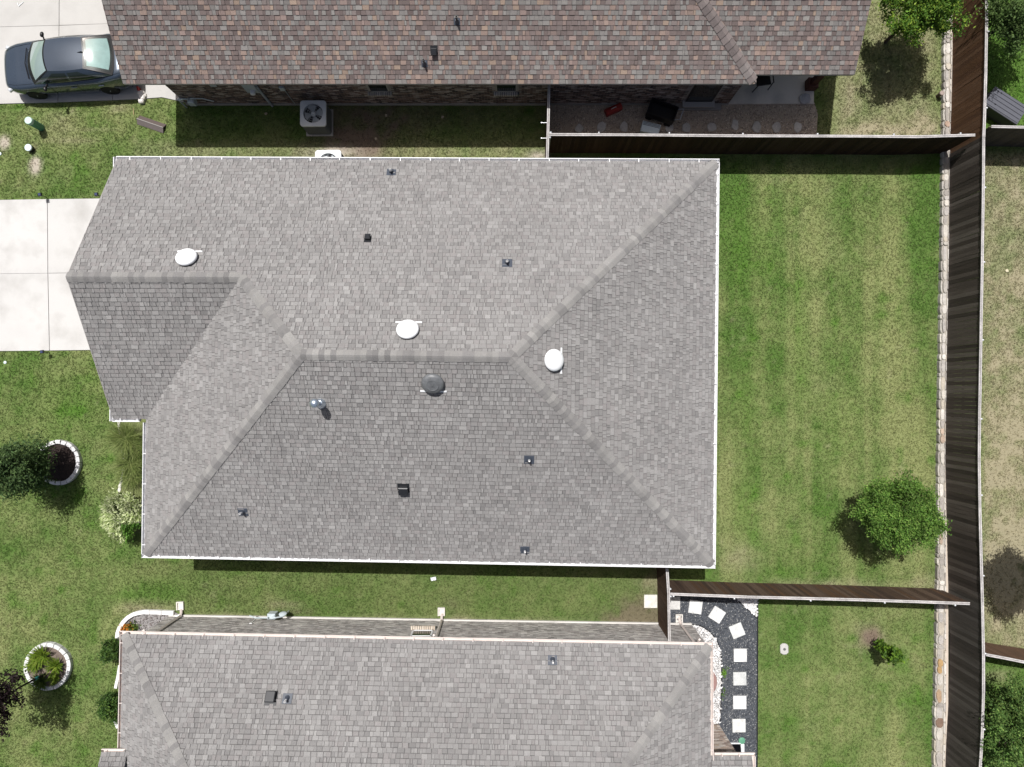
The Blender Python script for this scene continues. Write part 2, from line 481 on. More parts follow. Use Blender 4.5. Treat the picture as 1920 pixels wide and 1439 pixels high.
# ------------------------------------------------------------------ gravel beds
def pebbles(name, label, polys, n, size, cols, m, z0=.02, holes=()):
    xs = [p[0] for q in polys for p in q]; ys = [p[1] for q in polys for p in q]
    x = rng.uniform(min(xs), max(xs), n * 4); y = rng.uniform(min(ys), max(ys), n * 4)
    k = np.zeros(len(x), bool)
    for q in polys: k |= inpoly(x, y, q)
    for q in holes: k &= ~inpoly(x, y, q)
    x, y = x[k][:n], y[k][:n]; n = len(x)
    base = np.array([(1, 0, 0), (0, 1, 0), (-1, 0, 0), (0, -1, 0), (0, 0, .8), (0, 0, -.5)], float)
    s = rng.uniform(size[0], size[1], (n, 1, 1)) * rng.uniform(.65, 1.2, (n, 1, 3)) * np.array((1, 1, .7))
    v = base[None] * s + rng.normal(0, .12, (n, 6, 3)) * s
    a = rng.uniform(0, 6.28, n); c, sn = np.cos(a)[:, None], np.sin(a)[:, None]
    vx = v[..., 0] * c - v[..., 1] * sn + x[:, None]; vy = v[..., 0] * sn + v[..., 1] * c + y[:, None]
    vz = v[..., 2] + z0 + s[:, :, 2] * .35
    V = np.stack([vx, vy, vz], -1).reshape(-1, 3)
    f = np.array([(0, 1, 4), (1, 2, 4), (2, 3, 4), (3, 0, 4), (1, 0, 5), (2, 1, 5), (3, 2, 5), (0, 3, 5)])
    Fq = (f[None] + (np.arange(n) * 6)[:, None, None]).reshape(-1, 3)
    ci = np.array(cols)[rng.integers(0, len(cols), n)] * rng.uniform(.75, 1.2, (n, 1))
    o = link(bpy.data.objects.new(name, np_mesh(name, V, Fq, np.repeat(ci, 6, axis=0), m)), None)
    return tag(o, label, 'gravel', kind='stuff')
def bed(name, outline, m, label, z=.016, cat='ground'):
    b = MB(); b.prism(GP(outline), -.05, z); o = b.build(name, m)
    tag(o, label, cat, kind='structure')
    q = [(p.x, p.y) for p in GP(outline)]; EXC.append(q); return q
g_out = bed('gravel_bed', [(1031, 192), (1526, 193), (1533, 215), (1530, 262), (1500, 275), (1031, 275)], MT['gravel'], 'brown pea gravel bed in the shade of the brown roof')
pebbles('pea_gravel', 'small brown pea gravel between the shaded flagstones', [g_out], 6500, (.016, .034), [(.50, .42, .34), (.42, .345, .285), (.58, .50, .42), (.32, .27, .235), (.64, .58, .51)], MT['pebble'])
k_out = bed('gravel_path', [(1240, 1108), (1420, 1116), (1420, 1240), (1419, 1480), (1300, 1480), (1300, 1178), (1240, 1174)], MT['dark_gravel'], 'black gravel path beside the lower house')
CURVE = [(1283, 1171), (1300, 1171), (1316, 1175), (1330, 1184), (1342, 1198), (1350, 1216), (1353, 1240), (1353, 1270), (1352, 1310), (1350, 1356)]
w1 = bed('white_rock_bed', CURVE + [(1280, 1356), (1280, 1190)], MT['white_bed'], 'white rock bed curving round the corner of the lower house', .022)
w2 = bed('white_rock_bed', [(1368, 1112), (1420, 1112), (1420, 1160)], MT['white_bed'], 'white rock triangle at the corner of the black gravel path', .022)
pebbles('black_gravel', 'fine black gravel with pale specks along the stepping path', [k_out], 11000, (.014, .030), [(.068, .075, .088), (.085, .093, .107), (.11, .118, .132), (.06, .066, .077), (.15, .157, .168), (.34, .34, .34)], MT['pebble'], holes=[w1, w2])
pebbles('white_rock', 'white landscaping rock curving round the house corner', [w1], 1500, (.035, .075), [(.74, .73, .72), (.68, .67, .66), (.78, .77, .76), (.50, .49, .48)], MT['pebble'])
pebbles('white_rock', 'small triangle of white landscaping rock against the fence', [w2], 330, (.035, .07), [(.74, .73, .72), (.68, .67, .66), (.78, .77, .76)], MT['pebble'])
_b = MB()
for pts in ([(1420.5, 1112), (1420.5, 1240), (1419.5, 1480)], CURVE, [(1368, 1112), (1420, 1160)]):
    _b.tube([P(a, c, .03) for a, c in pts], .022, 6)
tag(_b.build('path_edging', MT['black_plastic']), 'black plastic edging along the gravel path and rock beds', 'edging')

# stepping stones
def paver(px, py, rz, label, tone):
    p = P(px, py, .05); m = MB(tone)
    m.box((0, 0, .03), (.475, .475, .06), bevel=.008)
    o = m.build('stepping_stone', MT['paver']); o.location = (p.x, p.y, .01); o.rotation_euler[2] = R(rz)
    tag(o, label, 'paver', 'square concrete stepping stones')
    h = .26; EXC.append([(p.x - h, p.y - h), (p.x + h, p.y - h), (p.x + h, p.y + h), (p.x - h, p.y + h)])
_pv = (.61, .61, .60)
paver(1220, 1128, 0, 'square pale paver on bare soil outside the gate fence', (.62, .60, .55))
paver(1263, 1131, 0, 'square paver half hidden behind the short fence', (.52, .51, .49))
paver(1304, 1138.5, -8, 'slightly turned square paver, first one clear of the short fence', _pv)
paver(1344.5, 1153, -33, 'square paver turned like a diamond near the white rock triangle', _pv)
paver(1382, 1183, 22, 'grey smeared square paver turned at the outer bend of the path', (.55, .56, .55))
paver(1388, 1229, 0, 'topmost of the five straight pavers down the black path', _pv)
paver(1387, 1273, 1, 'dull greyish paver, second of the five straight ones down the path', (.50, .51, .50))
paver(1387, 1317.5, 0, 'brightest square paver, middle of the five straight ones', (.65, .65, .65))
paver(1385.5, 1361, 1, 'fourth straight paver down the black path, above the green valve cover', (.60, .60, .58))

def flag(px, py, rx, ry, label, seed):
    random.seed(seed); p = P(px, py, .05); pts = []
    n = 9
    for k in range(n):
        a = 2 * math.pi * k / n + random.uniform(-.15, .15); q = random.uniform(.8, 1.15)
        pts.append((M2(rx) * q * math.cos(a), M2(ry) * q * math.sin(a)))
    m = MB(random.choice([(.50, .48, .455), (.55, .53, .50), (.46, .45, .43)])); m.prism(pts, 0, .055, inset=.012)
    o = m.build('flagstone', MT['flag']); o.location = (p.x, p.y, .012)
    return tag(o, label, 'flagstone', 'irregular flagstones in the shaded gravel')
for k, (a, b, rx, ry, t) in enumerate([
        (1086, 241, 8, 9, 'flagstone nearest the short cross fence in shaded gravel'), (1128, 239, 9, 11, 'rounded flagstone right behind the first fence post cap'),
        (1170, 238, 9, 11, 'flagstone to the left of the white cooler'), (1255, 238, 7.5, 12, 'pear shaped flagstone beside the black cart'),
        (1287, 239, 8.5, 11, 'grey flagstone below the dark back window'), (1335, 238, 9, 10, 'oval flagstone midway between cart and patio post'),
        (1378, 235, 7, 11, 'slim flagstone set higher than its neighbours'), (1419, 238, 9, 11.5, 'oval flagstone below the left patio slab'),
        (1457, 239, 9, 12, 'diamond shaped flagstone under the patio slab'), (1496, 239, 8, 11, 'last flagstone near the end of the gravel')]):
    flag(a, b, rx, ry, t, 40 + k)
random.seed(21)

# patio slab of the brown roofed house
_b = MB((.64, .60, .545)); _pt = [(1362, 60), (1528, 60), (1526, 195), (1362, 195)]
_b.prism([(p.x, p.y) for p in GP(_pt, .1)], 0, .10, inset=.01)
tag(_b.build('patio', MT['concrete']), 'grey concrete patio slab under the brown roof', 'patio', kind='structure')
EXC.append([(p.x, p.y) for p in GP(_pt)])

# ------------------------------------------------------------------ roofs
class Plane:
    """roof plane rising from an eave line A->B (plan), inside given by a point"""
    def __init__(s, A, B, inside, ze, p):
        s.A = Vector((A[0], A[1])); B = Vector((B[0], B[1]))
        s.e = (B - s.A).normalized(); s.n = Vector((-s.e.y, s.e.x))
        if (Vector((inside[0], inside[1])) - s.A).dot(s.n) < 0: s.n = -s.n
        s.ze, s.p = ze, p; k = math.sqrt(1 + p * p); s.c, s.s = 1 / k, p / k
        s.N = Vector((-s.n.x * s.s, -s.n.y * s.s, s.c))
        s.U = Vector((s.e.x, s.e.y, 0)); s.V = Vector((s.n.x * s.c, s.n.y * s.c, s.s))
    def z(s, x, y): return s.ze + s.p * ((x - s.A.x) * s.n.x + (y - s.A.y) * s.n.y)
    def uv(s, q): d = Vector((q[0] - s.A.x, q[1] - s.A.y)); return (d.dot(s.e), d.dot(s.n) / s.c)
    def pt(s, u, v, w=0): return Vector((s.A.x, s.A.y, s.ze)) + s.U * u + s.V * v + s.N * w
    def coef(s): return (-s.p * s.n.x, -s.p * s.n.y, 1, s.ze - s.p * (s.A.x * s.n.x + s.A.y * s.n.y))
    def pix(s, px, py):
        o = Vector((0, 0, H)); d = P(px, py, 0) - o; p0 = s.pt(0, 0)
        return o + d * ((p0 - o).dot(s.N) / d.dot(s.N))
    def frame(s, q):     # matrix with x along eave, y upslope, z normal
        M = Matrix((s.U, s.V, s.N)).transposed().to_4x4()
        if M.to_3x3().determinant() < 0: M = Matrix((-s.U, s.V, s.N)).transposed().to_4x4()
        M.translation = q; return M
def meet(a, b, c):
    A = np.array([a.coef()[:3], b.coef()[:3], c.coef()[:3]]); r = np.array([a.coef()[3], b.coef()[3], c.coef()[3]])
    return Vector(np.linalg.solve(A, r))
class VWall:             # vertical plane through two plan points, for meet()
    def __init__(s, A, B):
        d = Vector((B[0] - A[0], B[1] - A[1])); n = (-d.y, d.x); s.k = (n[0], n[1], 0, n[0] * A[0] + n[1] * A[1])
    def coef(s): return s.k

def clip(poly, conv):
    out = poly
    k = len(conv)
    area = sum(conv[i][0] * conv[(i + 1) % k][1] - conv[(i + 1) % k][0] * conv[i][1] for i in range(k))
    cv = conv if area > 0 else conv[::-1]
    for i in range(k):
        a, b = cv[i], cv[(i + 1) % k]; ex, ey = b[0] - a[0], b[1] - a[1]
        f = lambda p: ex * (p[1] - a[1]) - ey * (p[0] - a[0])
        res = []
        for j in range(len(out)):
            p, q = out[j], out[(j + 1) % len(out)]; fp, fq = f(p), f(q)
            if fp >= 0: res.append(p)
            if (fp >= 0) != (fq >= 0):
                t = fp / (fp - fq); res.append((p[0] + (q[0] - p[0]) * t, p[1] + (q[1] - p[1]) * t))
        out = res
        if len(out) < 3: return []
    return out

EXPO = .143
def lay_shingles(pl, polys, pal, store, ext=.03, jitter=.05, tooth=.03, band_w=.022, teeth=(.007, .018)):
    """individual tabs in courses, cut to the plane's outline"""
    cps = [[pl.uv(q) for q in poly] for poly in polys]
    us = [q[0] for c in cps for q in c]; vs = [q[1] for c in cps for q in c]
    u0, u1, vmax = min(us), max(us), max(vs)
    cps = [[(u, v if v > .02 else -ext) for u, v in c] for c in cps]
    row = 0; v = -ext
    while v < vmax:
        va, vb = v, v + EXPO + (ext if row == 0 else 0) * 0
        u = u0 - random.uniform(0, .3); sk = random.uniform(-.014, .014); k = random.random() < .5
        while u < u1:
            w = random.choice((.075, .095, .115, .135, .16, .19, .22))
            sk2 = random.uniform(-.014, .014)
            tab = [(u + sk + .003, va), (u + w + sk2 - .003, va), (u + w - .003, vb), (u + .003, vb)]
            t = (teeth[1] if k else teeth[0]) * random.uniform(.8, 1.25); k = not k
            c = random.choices(pal[0], pal[1])[0]; j = (1 + random.uniform(-jitter, jitter)) * (1 + tooth * (-1 if k else 1))
            c = tuple(x * j for x in c)
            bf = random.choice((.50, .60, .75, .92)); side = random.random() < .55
            for cp in cps:
                q = clip(tab, cp)
                if len(q) < 3: continue
                ar = abs(sum(q[i][0] * q[(i + 1) % len(q)][1] - q[(i + 1) % len(q)][0] * q[i][1] for i in range(len(q)))) / 2
                if ar < 3e-4: continue
                top = [pl.pt(a, b, .003 + t * (1 - (b - va) / (vb - va))) for a, b in q]
                bot = [pl.pt(a, b, -.001) for a, b in q]
                whole = abs(ar - abs((w - .006 + (sk2 - sk) / 2) * (vb - va))) < 1e-3
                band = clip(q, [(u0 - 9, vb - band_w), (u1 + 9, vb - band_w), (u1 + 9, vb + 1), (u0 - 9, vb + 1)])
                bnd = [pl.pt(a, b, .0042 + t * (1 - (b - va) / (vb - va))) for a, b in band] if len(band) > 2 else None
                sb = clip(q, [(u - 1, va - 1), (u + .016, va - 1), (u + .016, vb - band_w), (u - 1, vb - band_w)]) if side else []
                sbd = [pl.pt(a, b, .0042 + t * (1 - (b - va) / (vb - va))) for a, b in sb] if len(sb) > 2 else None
                store.append((top, bot, c, whole, bnd, bf, sbd))
            u += w; sk = sk2
        v += EXPO; row += 1
def emit_tab(m, t):
    top, bot, c = t[0], t[1], t[2]; k = len(top)
    n = m.add(top + bot)
    up = (top[1] - top[0]).cross(top[2] - top[1]).z > 0
    idx = list(range(k)) if up else list(reversed(range(k)))
    m.face([n + i for i in idx], c)
    for a in range(k):
        i, j = idx[a], idx[(a + 1) % k]
        m.face([n + k + i, n + k + j, n + j, n + i], c)
    if t[4]:      # darker granule band under the course above, also painting in course-line shade
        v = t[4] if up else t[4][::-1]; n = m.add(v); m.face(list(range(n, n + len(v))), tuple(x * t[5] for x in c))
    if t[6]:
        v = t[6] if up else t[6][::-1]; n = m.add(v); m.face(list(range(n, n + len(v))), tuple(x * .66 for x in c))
def flush_shingles(store, root, limit=300):
    def area(t):
        q = [proj(p) for p in t[0]]
        if not all(-5 < p[0] < 1925 and -5 < p[1] < 1444 for p in q): return 0
        return abs(sum(q[i][0] * q[(i + 1) % len(q)][1] - q[(i + 1) % len(q)][0] * q[i][1] for i in range(len(q)))) / 2
    sc = sorted(range(len(store)), key=lambda i: -(area(store[i]) if store[i][3] else 0))
    big = set(sc[:limit])
    m = MB()
    for i, t in enumerate(store):
        if i in big:
            s = MB(); emit_tab(s, t); s.build('shingle', MT['shingle'], root)
        else: emit_tab(m, t)
    o = m.build('shingle_field', MT['shingle'], root); o['kind'] = 'stuff'
def lay_caps(pts, pla, plb, pal, root, wing=.16, expo=.165, band=0.0):
    """bent cap shingles from low end to high end of a hip or ridge"""
    a, b = Vector(pts[0]), Vector(pts[1]); d = b - a; L = d.length; d.normalize()
    def wd(pl):
        w = d.cross(pl.N).normalized()
        return w if w.z < 0 or (abs(w.z) < 1e-6) else -w
    wa, wb = wd(pla), wd(plb)
    k = max(1, round(L / expo)); ex = L / k
    mid = (pla.N + plb.N).normalized()
    for i in range(k):
        m = MB(); s0, s1 = i * ex - .01, (i + 1) * ex + .03
        if i == k - 1: s1 = L + .02
        c = random.choice(pal); j = 1 + random.uniform(-.07, .07); c = tuple(x * j for x in c)
        rows = []
        wj = wing * random.uniform(.94, 1.04)
        for s, h in ((s0, .036), (s1, .020)):
            o = a + d * s
            rows.append([o + wa * wj + pla.N * (h - .002), o + wa * wj * .25 + pla.N * (h + .004), o + mid * (h + .004),
                         o + wb * wj * .25 + plb.N * (h + .004), o + wb * wj + plb.N * (h - .002)])
        low = [rows[0][0] - pla.N * .034, rows[0][1] - pla.N * .034, rows[0][2] - mid * .034, rows[0][3] - plb.N * .034, rows[0][4] - plb.N * .034]
        lb = [rows[1][0] - pla.N * .022, None, None, None, rows[1][4] - plb.N * .022]
        n = m.add(rows[0] + rows[1] + low + [lb[0], lb[4]])
        fl = (rows[0][1] - rows[0][0]).cross(rows[1][0] - rows[0][0]).z < 0
        q = []
        for x in range(4):
            q.append([n + x, n + x + 1, n + 6 + x, n + 5 + x]); q.append([n + 10 + x, n + 11 + x, n + 1 + x, n + x])
        q.append([n + 10, n, n + 5, n + 15]); q.append([n + 4, n + 14, n + 16, n + 9])
        for f in q: m.face(f[::-1] if fl else f, c)
        if band:          # darker strip across the upper end of each cap
            o = a + d * (s1 - .03 - band); e = a + d * (s1 - .028); hh = .032
            f5 = lambda q: [q + wa * wj + pla.N * hh, q + mid * (hh + .008), q + wb * wj + plb.N * hh]
            n = m.add(f5(o) + f5(e))
            for f in ([n, n + 1, n + 4, n + 3], [n + 1, n + 2, n + 5, n + 4]): m.face(f[::-1] if fl else f, tuple(x * .3 for x in c))
        m.build('ridge_cap', MT['shingle'], root)

def gutter(P0, P1, out, z, m, root, hang=.98, phase=.4, w=.12, name='gutter', ends=True):
    """open eave trough from P0 to P1 (plan), out = outward unit vector; with hanger straps"""
    P0, P1, out = Vector(P0).to_2d(), Vector(P1).to_2d(), Vector(out).to_2d().normalized()
    d = P1 - P0; L = d.length; d.normalize()
    prof = [(0, 0), (0, -.115), (w * .62, -.115), (w, -.05), (w, 0), (w - .022, .002), (w - .022, -.006), (w - .008, -.008), (w - .009, -.048), (w * .60, -.108), (.008, -.108), (.008, 0)]
    b = MB(); k = len(prof)
    def at(s, q): p = P0 + d * s + out * q[0]; return (p.x, p.y, z + q[1])
    n = b.add([at(0, q) for q in prof] + [at(L, q) for q in prof])
    for i in range(k):
        j = (i + 1) % k; b.face([n + i, n + j, n + k + j, n + k + i])
    if ends:
        for s in (.0, L):
            b.poly([at(s, q) for q in ((0, 0), (0, -.115), (w * .62, -.115), (w, -.05), (w, 0))])
    g = b.build(name, m, root)
    s = phase
    while s < L - .05:
        c = P0 + d * s + out * (w / 2 - .01); hb = MB()
        hb.box((c.x, c.y, z + .004), (w + .015, .024, .006), math.atan2(out.y, out.x))
        hb.build('gutter_hanger', m, g); s += hang * random.uniform(.97, 1.03)
    return g

def brickwork(A, B, z0, z1, outward, holes, cols, m_mortar, root, bl=.203, bh=.0676, j=.011, name='brickwork'):
    A, B, o = Vector(A).to_2d(), Vector(B).to_2d(), Vector(outward).to_2d().normalized()
    d = B - A; L = d.length; d.normalize(); m = MB()
    z, row = z0, 0
    while z + bh <= z1 + 1e-6:
        u = -(bl / 2 if row % 2 else 0)
        while u < L:
            ua, ub = max(u, 0), min(u + bl - j, L)
            if ub - ua > .03 and not any(ub > h[0] and ua < h[1] and z + bh > h[2] and z < h[3] for h in holes):
                p = random.uniform(.003, .009); zz = (z, z + bh - j)
                c = random.choice(cols); g = random.uniform(.8, 1.2); c = tuple(x * g for x in c)
                f = lambda uu, w, zh: (A.x + d.x * uu + o.x * w, A.y + d.y * uu + o.y * w, zh)
                n = m.add([f(ua, p, zz[0]), f(ub, p, zz[0]), f(ub, p, zz[1]), f(ua, p, zz[1]), f(ua, 0, zz[0]), f(ub, 0, zz[0]), f(ub, 0, zz[1]), f(ua, 0, zz[1])])
                for q in ((0, 1, 2, 3), (3, 2, 6, 7), (0, 4, 5, 1), (1, 5, 6, 2), (0, 3, 7, 4)): m.face([n + i for i in q], c)
            u += bl
        z += bh; row += 1
    ob = m.build(name, MT['brick'], root); ob['kind'] = 'stuff'
    return ob

def wall_prism(pts, z0, z1, m, root, name='wall'):
    b = MB(); b.prism([(p[0], p[1]) for p in pts], z0, z1); return b.build(name, m, root)

# vents and pipes that sit on a roof plane
def dome_vent(pl, px, py, m, root, r=.315, flip=1, mf=None):
    """mushroom attic fan on a flange whose lower edge shows"""
    q = pl.pix(px, py)
    q = pl.pix(px, py) - pl.N * 0
    M = pl.frame(q) @ Matrix.Translation((0, 0, 0))
    e = bpy.data.objects.new('attic_vent', None); link(e, root)
    b = MB(); prof = [(r * .62, .0), (r * .62, .085), (r * .97, .075), (r, .095), (r * .985, .135), (r * .90, .172), (r * .70, .200), (r * .40, .216), (.001, .222)]
    b.lathe(prof, 32, M); auto_smooth(b.build('dome', m, e), 50)
    b = MB(); b.box((0, 0, 0), (.74, .045, .022), M=M @ Matrix.Translation((0, -.30, .02))); b.build('flange', mf or m, e)
    if m is MT['vent_grey']:
        b = MB(); b.lathe([(r * .55, .214), (r * .58, .222), (r * .50, .226), (r * .46, .220)], 28, M); b.lathe([(.03, .215), (.028, .236), (.001, .238)], 10, M)
        b.build('cap_ring', m, e)
    return e
def pipe_vent(pl, px, py, root, h=.30, r=.032, mp=None, mfl=None, size=.30, cone=True):
    q = pl.pix(px, py); M = pl.frame(q)
    e = bpy.data.objects.new('plumbing_vent', None); link(e, root)
    b = MB(); b.box((0, 0, 0), (size, size, .012), M=M @ Matrix.Translation((0, .02, .014)), bevel=.004); b.build('flashing', mfl or MT['lead'], e)
    if cone:
        b = MB(); b.lathe([(.085, 0), (.07, .05), (r + .012, .13), (r + .010, .15)], 16, Matrix.Translation(q)); auto_smooth(b.build('boot', mfl or MT['lead'], e))
    b = MB(); b.lathe([(r, -.05), (r, h), (r * .8, h), (r * .8, h - .08), (.001, h - .081)], 14, Matrix.Translation(q))
    auto_smooth(b.build('pipe', mp or MT['pipe'], e)); return e
def box_vent(pl, px, py, root, sx, sy, h=.13, m=None):
    q = pl.pix(px, py); M = pl.frame(q); m = m or MT['vent_black']
    e = bpy.data.objects.new('box_vent', None); link(e, root)
    b = MB(); b.box((0, 0, 0), (sx * 1.25, sy * 1.2, .012), M=M @ Matrix.Translation((0, .04, .012))); b.build('flange', m, e)
    b = MB(); b.box((0, 0, 0), (sx * .8, sy * .8, h), M=M @ Matrix.Translation((0, 0, h / 2))); b.build('throat', m, e)
    b = MB(); b.box((0, 0, 0), (sx, sy, .05), M=M @ Matrix.Translation((0, 0, h)), bevel=.02); b.build('hood', m, e)
    return e

ZE, PITCH = 2.85, .60
GREY = ([(.272, .262, .255), (.292, .282, .275), (.243, .234, .229), (.312, .302, .294), (.278, .262, .256), (.328, .318, .309)], [5, 5, 3.2, 3, 3, .8])
GREY_CAP = [(.272, .262, .252), (.296, .286, .273), (.235, .225, .219), (.315, .303, .288), (.28, .265, .256)]
BROWN = ([(.115, .088, .084), (.145, .112, .107), (.215, .215, .207), (.18, .178, .172), (.285, .205, .168), (.245, .178, .158), (.175, .148, .142), (.32, .235, .175), (.24, .238, .225)], [3.4, 4, 3.6, 3.4, 2.2, 2.8, 3, .7, 1.2])

GREY = ([tuple((x * .85 + c[1] * .15) * .885 for x in c) for c in GREY[0]], GREY[1]); GREY_CAP = [(.243, .236, .228), (.262, .255, .246), (.198, .192, .188), (.278, .270, .259), (.215, .208, .204), (.25, .242, .234)]
_mb = np.average(np.array(BROWN[0]), axis=0, weights=BROWN[1])
BROWN = ([tuple((np.array(c) * .62 + _mb * .38) * 1.10) for c in BROWN[0]], BROWN[1])

# ------------------------------------------------------------------ middle house
def inset_line(a, b, inside, d):
    a, b = Vector(a).to_2d(), Vector(b).to_2d(); e = (b - a).normalized(); n = Vector((-e.y, e.x))
    if (Vector(inside).to_2d() - a).dot(n) < 0: n = -n
    return a + n * d, b + n * d, -n
c_nw, c_ne, c_se, c_sw = P(218, 293.5, ZE), P(1349, 298.5, ZE), P(1341.5, 1066, ZE), P(265.5, 1046, ZE)
c_no, c_gs = P(268.5, 791, ZE), P(211, 791, ZE)
CEN = (-3, 1)
house = thing('house', P(800, 680), 'middle house under a grey shingled hip roof with white gutters', 'house')
eN, eE, eS, eW, eG = [inset_line(a, b, CEN if i < 3 or i == 3 else (-8, 3), .115) for i, (a, b) in enumerate(((c_nw, c_ne), (c_ne, c_se), (c_sw, c_se), (c_sw, c_no), (c_gs, c_no)))]
pN, pE, pS, pW, pG = [Plane(l[0], l[1], CEN if i < 4 else (-8, 3), ZE, (.593, .592, .609, .632, .60)[i]) for i, l in enumerate((eN, eE, eS, eW, eG))]
rake = VWall(c_nw + Vector((.02, 0, 0)), c_gs + Vector((.02, 0, 0)))
flat = Plane((0, 0), (1, 0), (0, 1), ZE, 0)
R_e, R_w = meet(pN, pS, pE), meet(pN, pS, pW)
G_e, G_w = meet(pN, pG, pW), meet(pN, pG, rake)
k_ne, k_se, k_sw, k_nw = meet(pN, pE, flat), meet(pS, pE, flat), meet(pS, pW, flat), meet(pN, rake, flat)
k_no, k_gw = meet(pW, pG, flat), meet(pG, rake, flat)
splx = meet(pN, VWall((G_e.x, 0), (G_e.x, 1)), flat)
_polyN = [[k_nw, splx, G_e, G_w], [splx, k_ne, R_e, R_w, G_e]]
st = []
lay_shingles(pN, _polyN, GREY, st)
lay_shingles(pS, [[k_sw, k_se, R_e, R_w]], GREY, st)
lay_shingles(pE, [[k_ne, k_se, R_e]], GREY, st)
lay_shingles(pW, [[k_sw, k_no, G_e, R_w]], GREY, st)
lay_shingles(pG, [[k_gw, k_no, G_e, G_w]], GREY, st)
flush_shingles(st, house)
for pts, a, b in (((k_ne, R_e), pN, pE), ((k_se, R_e), pS, pE), ((k_sw, R_w), pS, pW), ((G_e, R_w), pN, pW), ((R_w, R_e), pN, pS), ((G_w, G_e), pN, pG)):
    lay_caps(pts, a, b, GREY_CAP, house)
_b = MB()
dk = Vector((0, 0, -.006))
for poly in _polyN + [[k_sw, k_se, R_e, R_w], [k_ne, k_se, R_e], [k_sw, k_no, G_e, R_w], [k_gw, k_no, G_e, G_w]]:
    for f in poly:
        pass
for pl, polys in ((pN, _polyN), (pS, [[k_sw, k_se, R_e, R_w]]), (pE, [[k_ne, k_se, R_e]]), (pW, [[k_sw, k_no, G_e, R_w]]), (pG, [[k_gw, k_no, G_e, G_w]])):
    for poly in polys: _b.poly([Vector((q.x, q.y, pl.z(q.x, q.y))) + dk for q in poly])
_b.build('roof_deck', MT['deck'], house)
_b = MB(); _fp = [k_nw, k_ne, k_se, k_sw, k_no, k_gw]
_b.prism([(q.x, q.y) for q in _fp], ZE - .17, ZE - .02, cap_bottom=True); _b.build('soffit', MT['soffit'], house)
# rake boards of the garage gable
for a, b in ((k_nw, G_w), (k_gw, G_w)):
    _b = MB(); n = Vector((-1, 0, 0)); a, b = Vector(a), Vector(b); dz = Vector((0, 0, -.02)); lo = Vector((0, 0, -.19))
    o1 = n * .03
    v = [a + dz, b + dz, b + lo, a + lo, a + dz + o1, b + dz + o1, b + lo + o1, a + lo + o1]; k = _b.add(v)
    for q in ((4, 5, 6, 7), (0, 1, 5, 4), (3, 7, 6, 2), (0, 4, 7, 3), (1, 2, 6, 5)): _b.face([k + i for i in q])
    _b.build('rake_board', MT['trim'], house)
for l, ph in ((eN, .45), (eE, .35), (eS, .55), (eW, .3)):
    d_ = (l[1] - l[0]).normalized(); x0_, x1_ = {id(eN): (0, 0), id(eE): (-.118, -.118), id(eS): (0, 0), id(eW): (-.118, -.03)}[id(l)]
    gutter(l[0] - d_ * x0_, l[1] + d_ * x1_, l[2], ZE + .005, MT['gutter'], house, phase=ph)
gutter(eG[0], eG[1] - Vector((.12, 0)), eG[2], ZE + .005, MT['gutter'], house, phase=.25, hang=.55)
_gw = (k_gw.to_2d(), k_gw.to_2d() + Vector((0, .42))); gutter(_gw[0] - Vector((0, .1)), _gw[1], (-1, 0), ZE + .003, MT['gutter'], house, phase=.35)
_gw = (k_nw.to_2d(), k_nw.to_2d() - Vector((0, .36))); gutter(_gw[0] + Vector((0, .1)), _gw[1], (-1, 0), ZE + .003, MT['gutter'], house, phase=.3)
ov = .45
_wl = [(k_nw.x + ov, k_nw.y - ov), (k_ne.x - ov, k_ne.y - ov), (k_se.x - ov, k_se.y + ov), (k_sw.x + ov, k_sw.y + ov), (k_no.x + ov, k_no.y + ov), (k_gw.x + ov, k_gw.y + ov)]
wall_prism(_wl, -.05, ZE - .17, MT['wall'], house)
_b = MB(); _x = k_nw.x + ov; _b.poly([(_x, k_nw.y - .2, ZE - .02), (_x, k_gw.y + .2, ZE - .02), (_x, G_w.y, G_w.z - .1)]); _b.build('gable_wall', MT['wall'], house)
EXC.append([tuple(q) for q in _wl])
dome_vent(pN, 352, 487, MT['vent_white'], house)
dome_vent(pN, 765, 622, MT['vent_white'], house)
dome_vent(pE, 1035, 676, MT['vent_white'], house)
dome_vent(pS, 812, 716, MT['vent_grey'], house, mf=MT['vent_white'])
box_vent(pN, 690, 448, house, .17, .19, .11)
box_vent(pS, 757, 917, house, .29, .29, .14)
for pl, a, b in ((pN, 734, 323), (pN, 951, 493), (pS, 992, 863), (pS, 984, 1032), (pS, 456, 961)):
    pipe_vent(pl, a, b, house, mfl=MT['lead'] if a != 734 else MT['lead'])
# flue pipe with its cap
_q = pS.pix(601, 756); _M = Matrix.Translation(_q)
_e = bpy.data.objects.new('flue', None); link(_e, house)
_b = MB(); _b.lathe([(.17, -.08), (.15, .05), (.085, .14), (.08, .16)], 20, _M); auto_smooth(_b.build('flashing_cone', MT['flue'], _e))
_b = MB(); _b.lathe([(.065, 0), (.065, .52)], 18, _M); auto_smooth(_b.build('pipe', MT['flue'], _e))
_b = MB(); _b.lathe([(.068, .50), (.115, .53), (.125, .56), (.125, .66), (.115, .69), (.05, .73), (.001, .735)], 24, _M); auto_smooth(_b.build('cap', MT['flue'], _e), 50)

